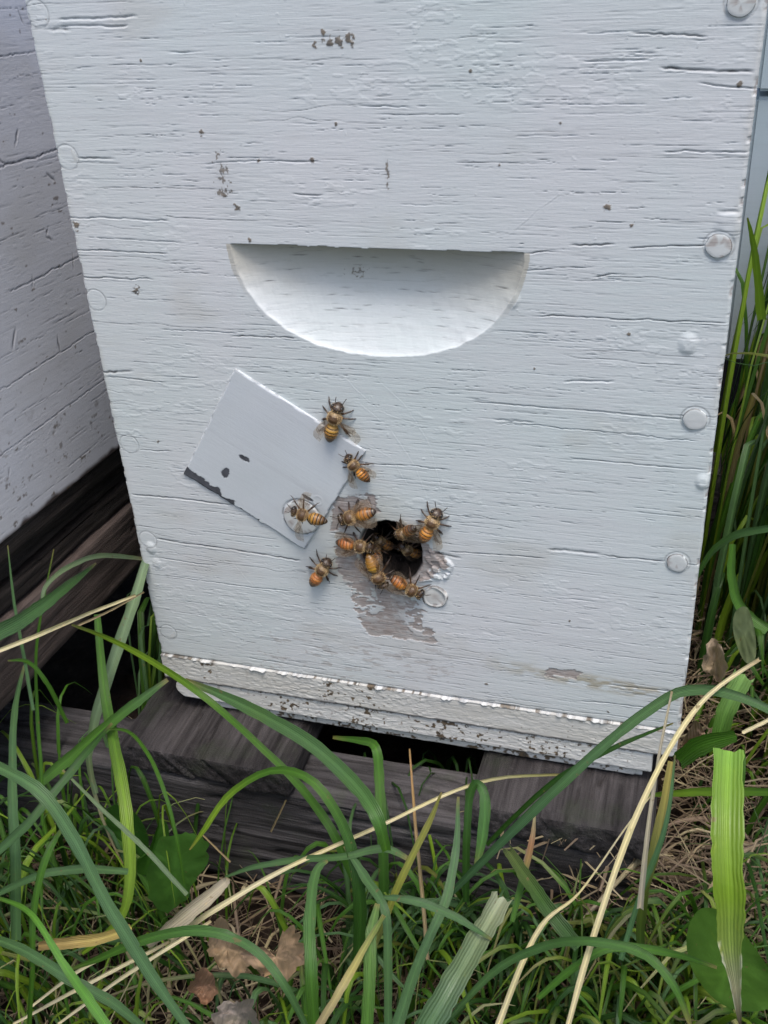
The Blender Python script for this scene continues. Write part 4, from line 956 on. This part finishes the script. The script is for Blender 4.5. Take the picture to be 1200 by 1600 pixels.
def hair_mesh(seed, st, bend, curl):
    rs = random.Random(seed); V_, F_, C_ = [], [], []; xs = [s_[0] for s_ in st]
    for k in range(2600):
        r = rs.random()
        x = rs.uniform(-.8, 3.1) if r < .68 else (rs.uniform(3.3, 5.2) if r < .78 else rs.uniform(-5.5, -1.2)); ab = x < -1.1
        a = rs.uniform(0, 2*math.pi)
        w = np.interp(x, xs, [s_[1] for s_ in st]); h = np.interp(x, xs, [s_[2] for s_ in st]); z = np.interp(x, xs, [s_[3] for s_ in st])
        bare = (.2 < x < 2.3) and math.sin(a) > .80
        by = bend*max(0, -x-1)**1.6*.05; bz = -curl*max(0, -x-1)**1.7*.06
        p = Vector((x, w*math.cos(a)+by, z+h*math.sin(a)+bz)); nn = Vector((rs.uniform(-.9, .2), math.cos(a)+rs.uniform(-.3, .3), math.sin(a)+rs.uniform(-.3, .3))).normalized()
        L = rs.uniform(.25, .6)*(.45 if ab else 1)*(.5 if bare else 1); t = Vector((rs.uniform(-1, 1), rs.uniform(-1, 1), rs.uniform(-1, 1))).normalized()*.035
        o = len(V_); V_ += [tuple((p-t-nn*.05)*.001), tuple((p+t-nn*.05)*.001), tuple((p+nn*L)*.001)]; F_.append((o, o+1, o+2))
        kk = rs.uniform(.6, 1.25); c = tuple(v*kk for v in ((.60, .43, .22) if not bare else (.16, .09, .045))); C_ += [c]*3
    return mesh_np('hair', np.array(V_), np.array(F_), np.array(C_), smooth=False)
def wing_mesh(L, Wd):
    n = 16; V_, F_ = [], []
    for k in range(n+1):
        t = k/n; wf = Wd*(.16+.84*math.sin(min(1, t*1.02)**.85*math.pi*.62)) if t < .8 else Wd*.93*math.sqrt(max(0, 1-((t-.8)/.2)**2))
        lead = .12*Wd*math.sin(t*math.pi)
        for j in range(6):
            e = j/5; V_.append((-t*L*.001, (lead-wf*e)*.001, (.12*math.sin(e*9+t*2)*.12+.08*math.sin(t*3))*.001))
    F_ = [(k*6+j, k*6+j+1, (k+1)*6+j+1, (k+1)*6+j) for k in range(n) for j in range(5)]
    return mesh_np('wing', np.array(V_), np.array(F_))
WF, WH = wing_mesh(9.2, 3.1), wing_mesh(6.4, 2.3)
WF.materials.append(Mw); WH.materials.append(Mw)
def ell(name, r):
    bm = bmesh.new(); bmesh.ops.create_uvsphere(bm, u_segments=16, v_segments=10, radius=1)
    for v in bm.verts: v.co = Vector((v.co.x*r[0], v.co.y*r[1], v.co.z*r[2]))
    for f in bm.faces: f.smooth = True
    me = bpy.data.meshes.new(name); bm.to_mesh(me); bm.free(); me.materials.append(Me_); return me
EYE = ell('eye', (.00075, .00048, .00105))
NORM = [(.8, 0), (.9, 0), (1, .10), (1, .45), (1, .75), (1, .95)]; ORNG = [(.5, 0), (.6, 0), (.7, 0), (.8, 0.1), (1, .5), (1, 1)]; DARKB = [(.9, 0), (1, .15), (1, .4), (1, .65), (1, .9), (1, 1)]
def bee(label, head, tail, bands, seed, spread=(8, 8), Y=-.0026, pitch=0, roll=0, bend=0, curl=0, scl=None, wings=True, lift=0):
    a = at(*head, Y); c = at(*tail, Y); d = a-c; L = d.length
    s = (scl*1.15) if scl else max(1.02, min(1.28, L/.0110))
    o = empty('honey_bee', (a+c)/2)
    fw = d.normalized(); up = Vector((0, -1, 0)); lf = up.cross(fw)
    Mx = Matrix([[fw.x, lf.x, up.x], [fw.y, lf.y, up.y], [fw.z, lf.z, up.z]]) @ Matrix.Rotation(R(pitch), 3, 'Y') @ Matrix.Rotation(R(roll), 3, 'X')
    o.rotation_euler = Mx.to_euler(); o.scale = (s, s, s)
    o.location += -fw*.0*s
    off = Vector((.0009, 0, 0))
    me, st, bc = body_mesh(seed, bands, bend, curl)
    bo = link('body', me, Mb, o, off)
    link('hair', hair_mesh(seed+100, st, bend, curl), Mh, o, off)
    for sg in (-1, 1):
        e = bpy.data.objects.new('eye', EYE); COL.objects.link(e); e.parent = o; e.location = off+Vector((.00445, sg*.00148, -.0002)); e.rotation_euler = (0, R(15), sg*R(-18))
        if wings:
            for me_, x, z, sp, w_ in ((WF, .0013, .0019, spread[0 if sg > 0 else 1], 1), (WH, .0005, .00165, spread[0 if sg > 0 else 1]*1.25+4, 1)):
                w = bpy.data.objects.new('wing', me_); COL.objects.link(w); w.parent = o; w.location = off+Vector((x, sg*.0011, z))
                w.rotation_euler = (R(6*sg)*0, R(-6), -R(sp)*sg); w.scale = (1, sg*-1 if sg > 0 else 1, 1)
                w.scale = (1, -1 if sg > 0 else 1, 1)
    return tag(o, label, 'bee', 'honey bees on the front of the hive')
bee('topmost bee on the hive face, wings held open over the edge of the plate', (528,634), (514,689), NORM, 1, (8, 52))
bee('second bee from the top, facing up left on the right corner of the plate', (543,716), (574,750), NORM, 2, (26, 14), pitch=0)
bee('bee above the entrance on its left, facing left with black abdomen tip', (531,813), (583,800), ORNG, 3, (5, 6), roll=14)
bee('bright orange bee at the left rim of the entrance, head in the hole', (579,856), (529,848), ORNG, 4, (6, 6), roll=-10)
bee('striped bee on the upper right rim, diving head first into the entrance', (615,845), (652,818), DARKB, 5, (14, 14), pitch=25, Y=-.0022, scl=.95)
bee('bee right of the entrance facing up right with raised antennae', (683,802), (660,845), NORM, 6, (14, 20))
bee('lowest left bee with black and white striped tail, facing up right', (516,871), (483,921), [(.3, 0), (.5, 0), (1, .3), (1, .75), (1, 1), (1, 1)], 7, (4, 4), wings=False, scl=1.08)
bee('brown bee on the lower left rim of the entrance, head pointing down right', (599,917), (576,870), [(.1, .05), (.15, .1), (.2, .15), (.3, .2), (.4, .3), (.8, .5)], 8, (5, 9), Y=-.003)
bee('bee at the bottom of the entrance with its head on the paint ring', (657,931), (613,903), ORNG, 9, (9, 5), Y=-.003, pitch=4)
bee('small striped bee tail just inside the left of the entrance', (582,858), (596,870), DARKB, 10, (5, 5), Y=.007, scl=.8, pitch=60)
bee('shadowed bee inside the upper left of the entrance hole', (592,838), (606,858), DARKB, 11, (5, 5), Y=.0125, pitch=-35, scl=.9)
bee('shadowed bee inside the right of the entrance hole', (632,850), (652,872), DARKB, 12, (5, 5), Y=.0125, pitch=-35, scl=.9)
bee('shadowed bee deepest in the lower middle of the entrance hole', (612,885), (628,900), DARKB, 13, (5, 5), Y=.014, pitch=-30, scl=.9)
bee('bee flying in front of the big nail on the corner of the plate', (457,799), (507,815), NORM, 14, (75, 75), Y=-.009, scl=1.0)

# ------------------------------------------------------------------ render
S.render.engine = 'CYCLES'; S.render.resolution_x, S.render.resolution_y = 768, 1024
S.cycles.transparent_max_bounces = 12; S.cycles.max_bounces = 6
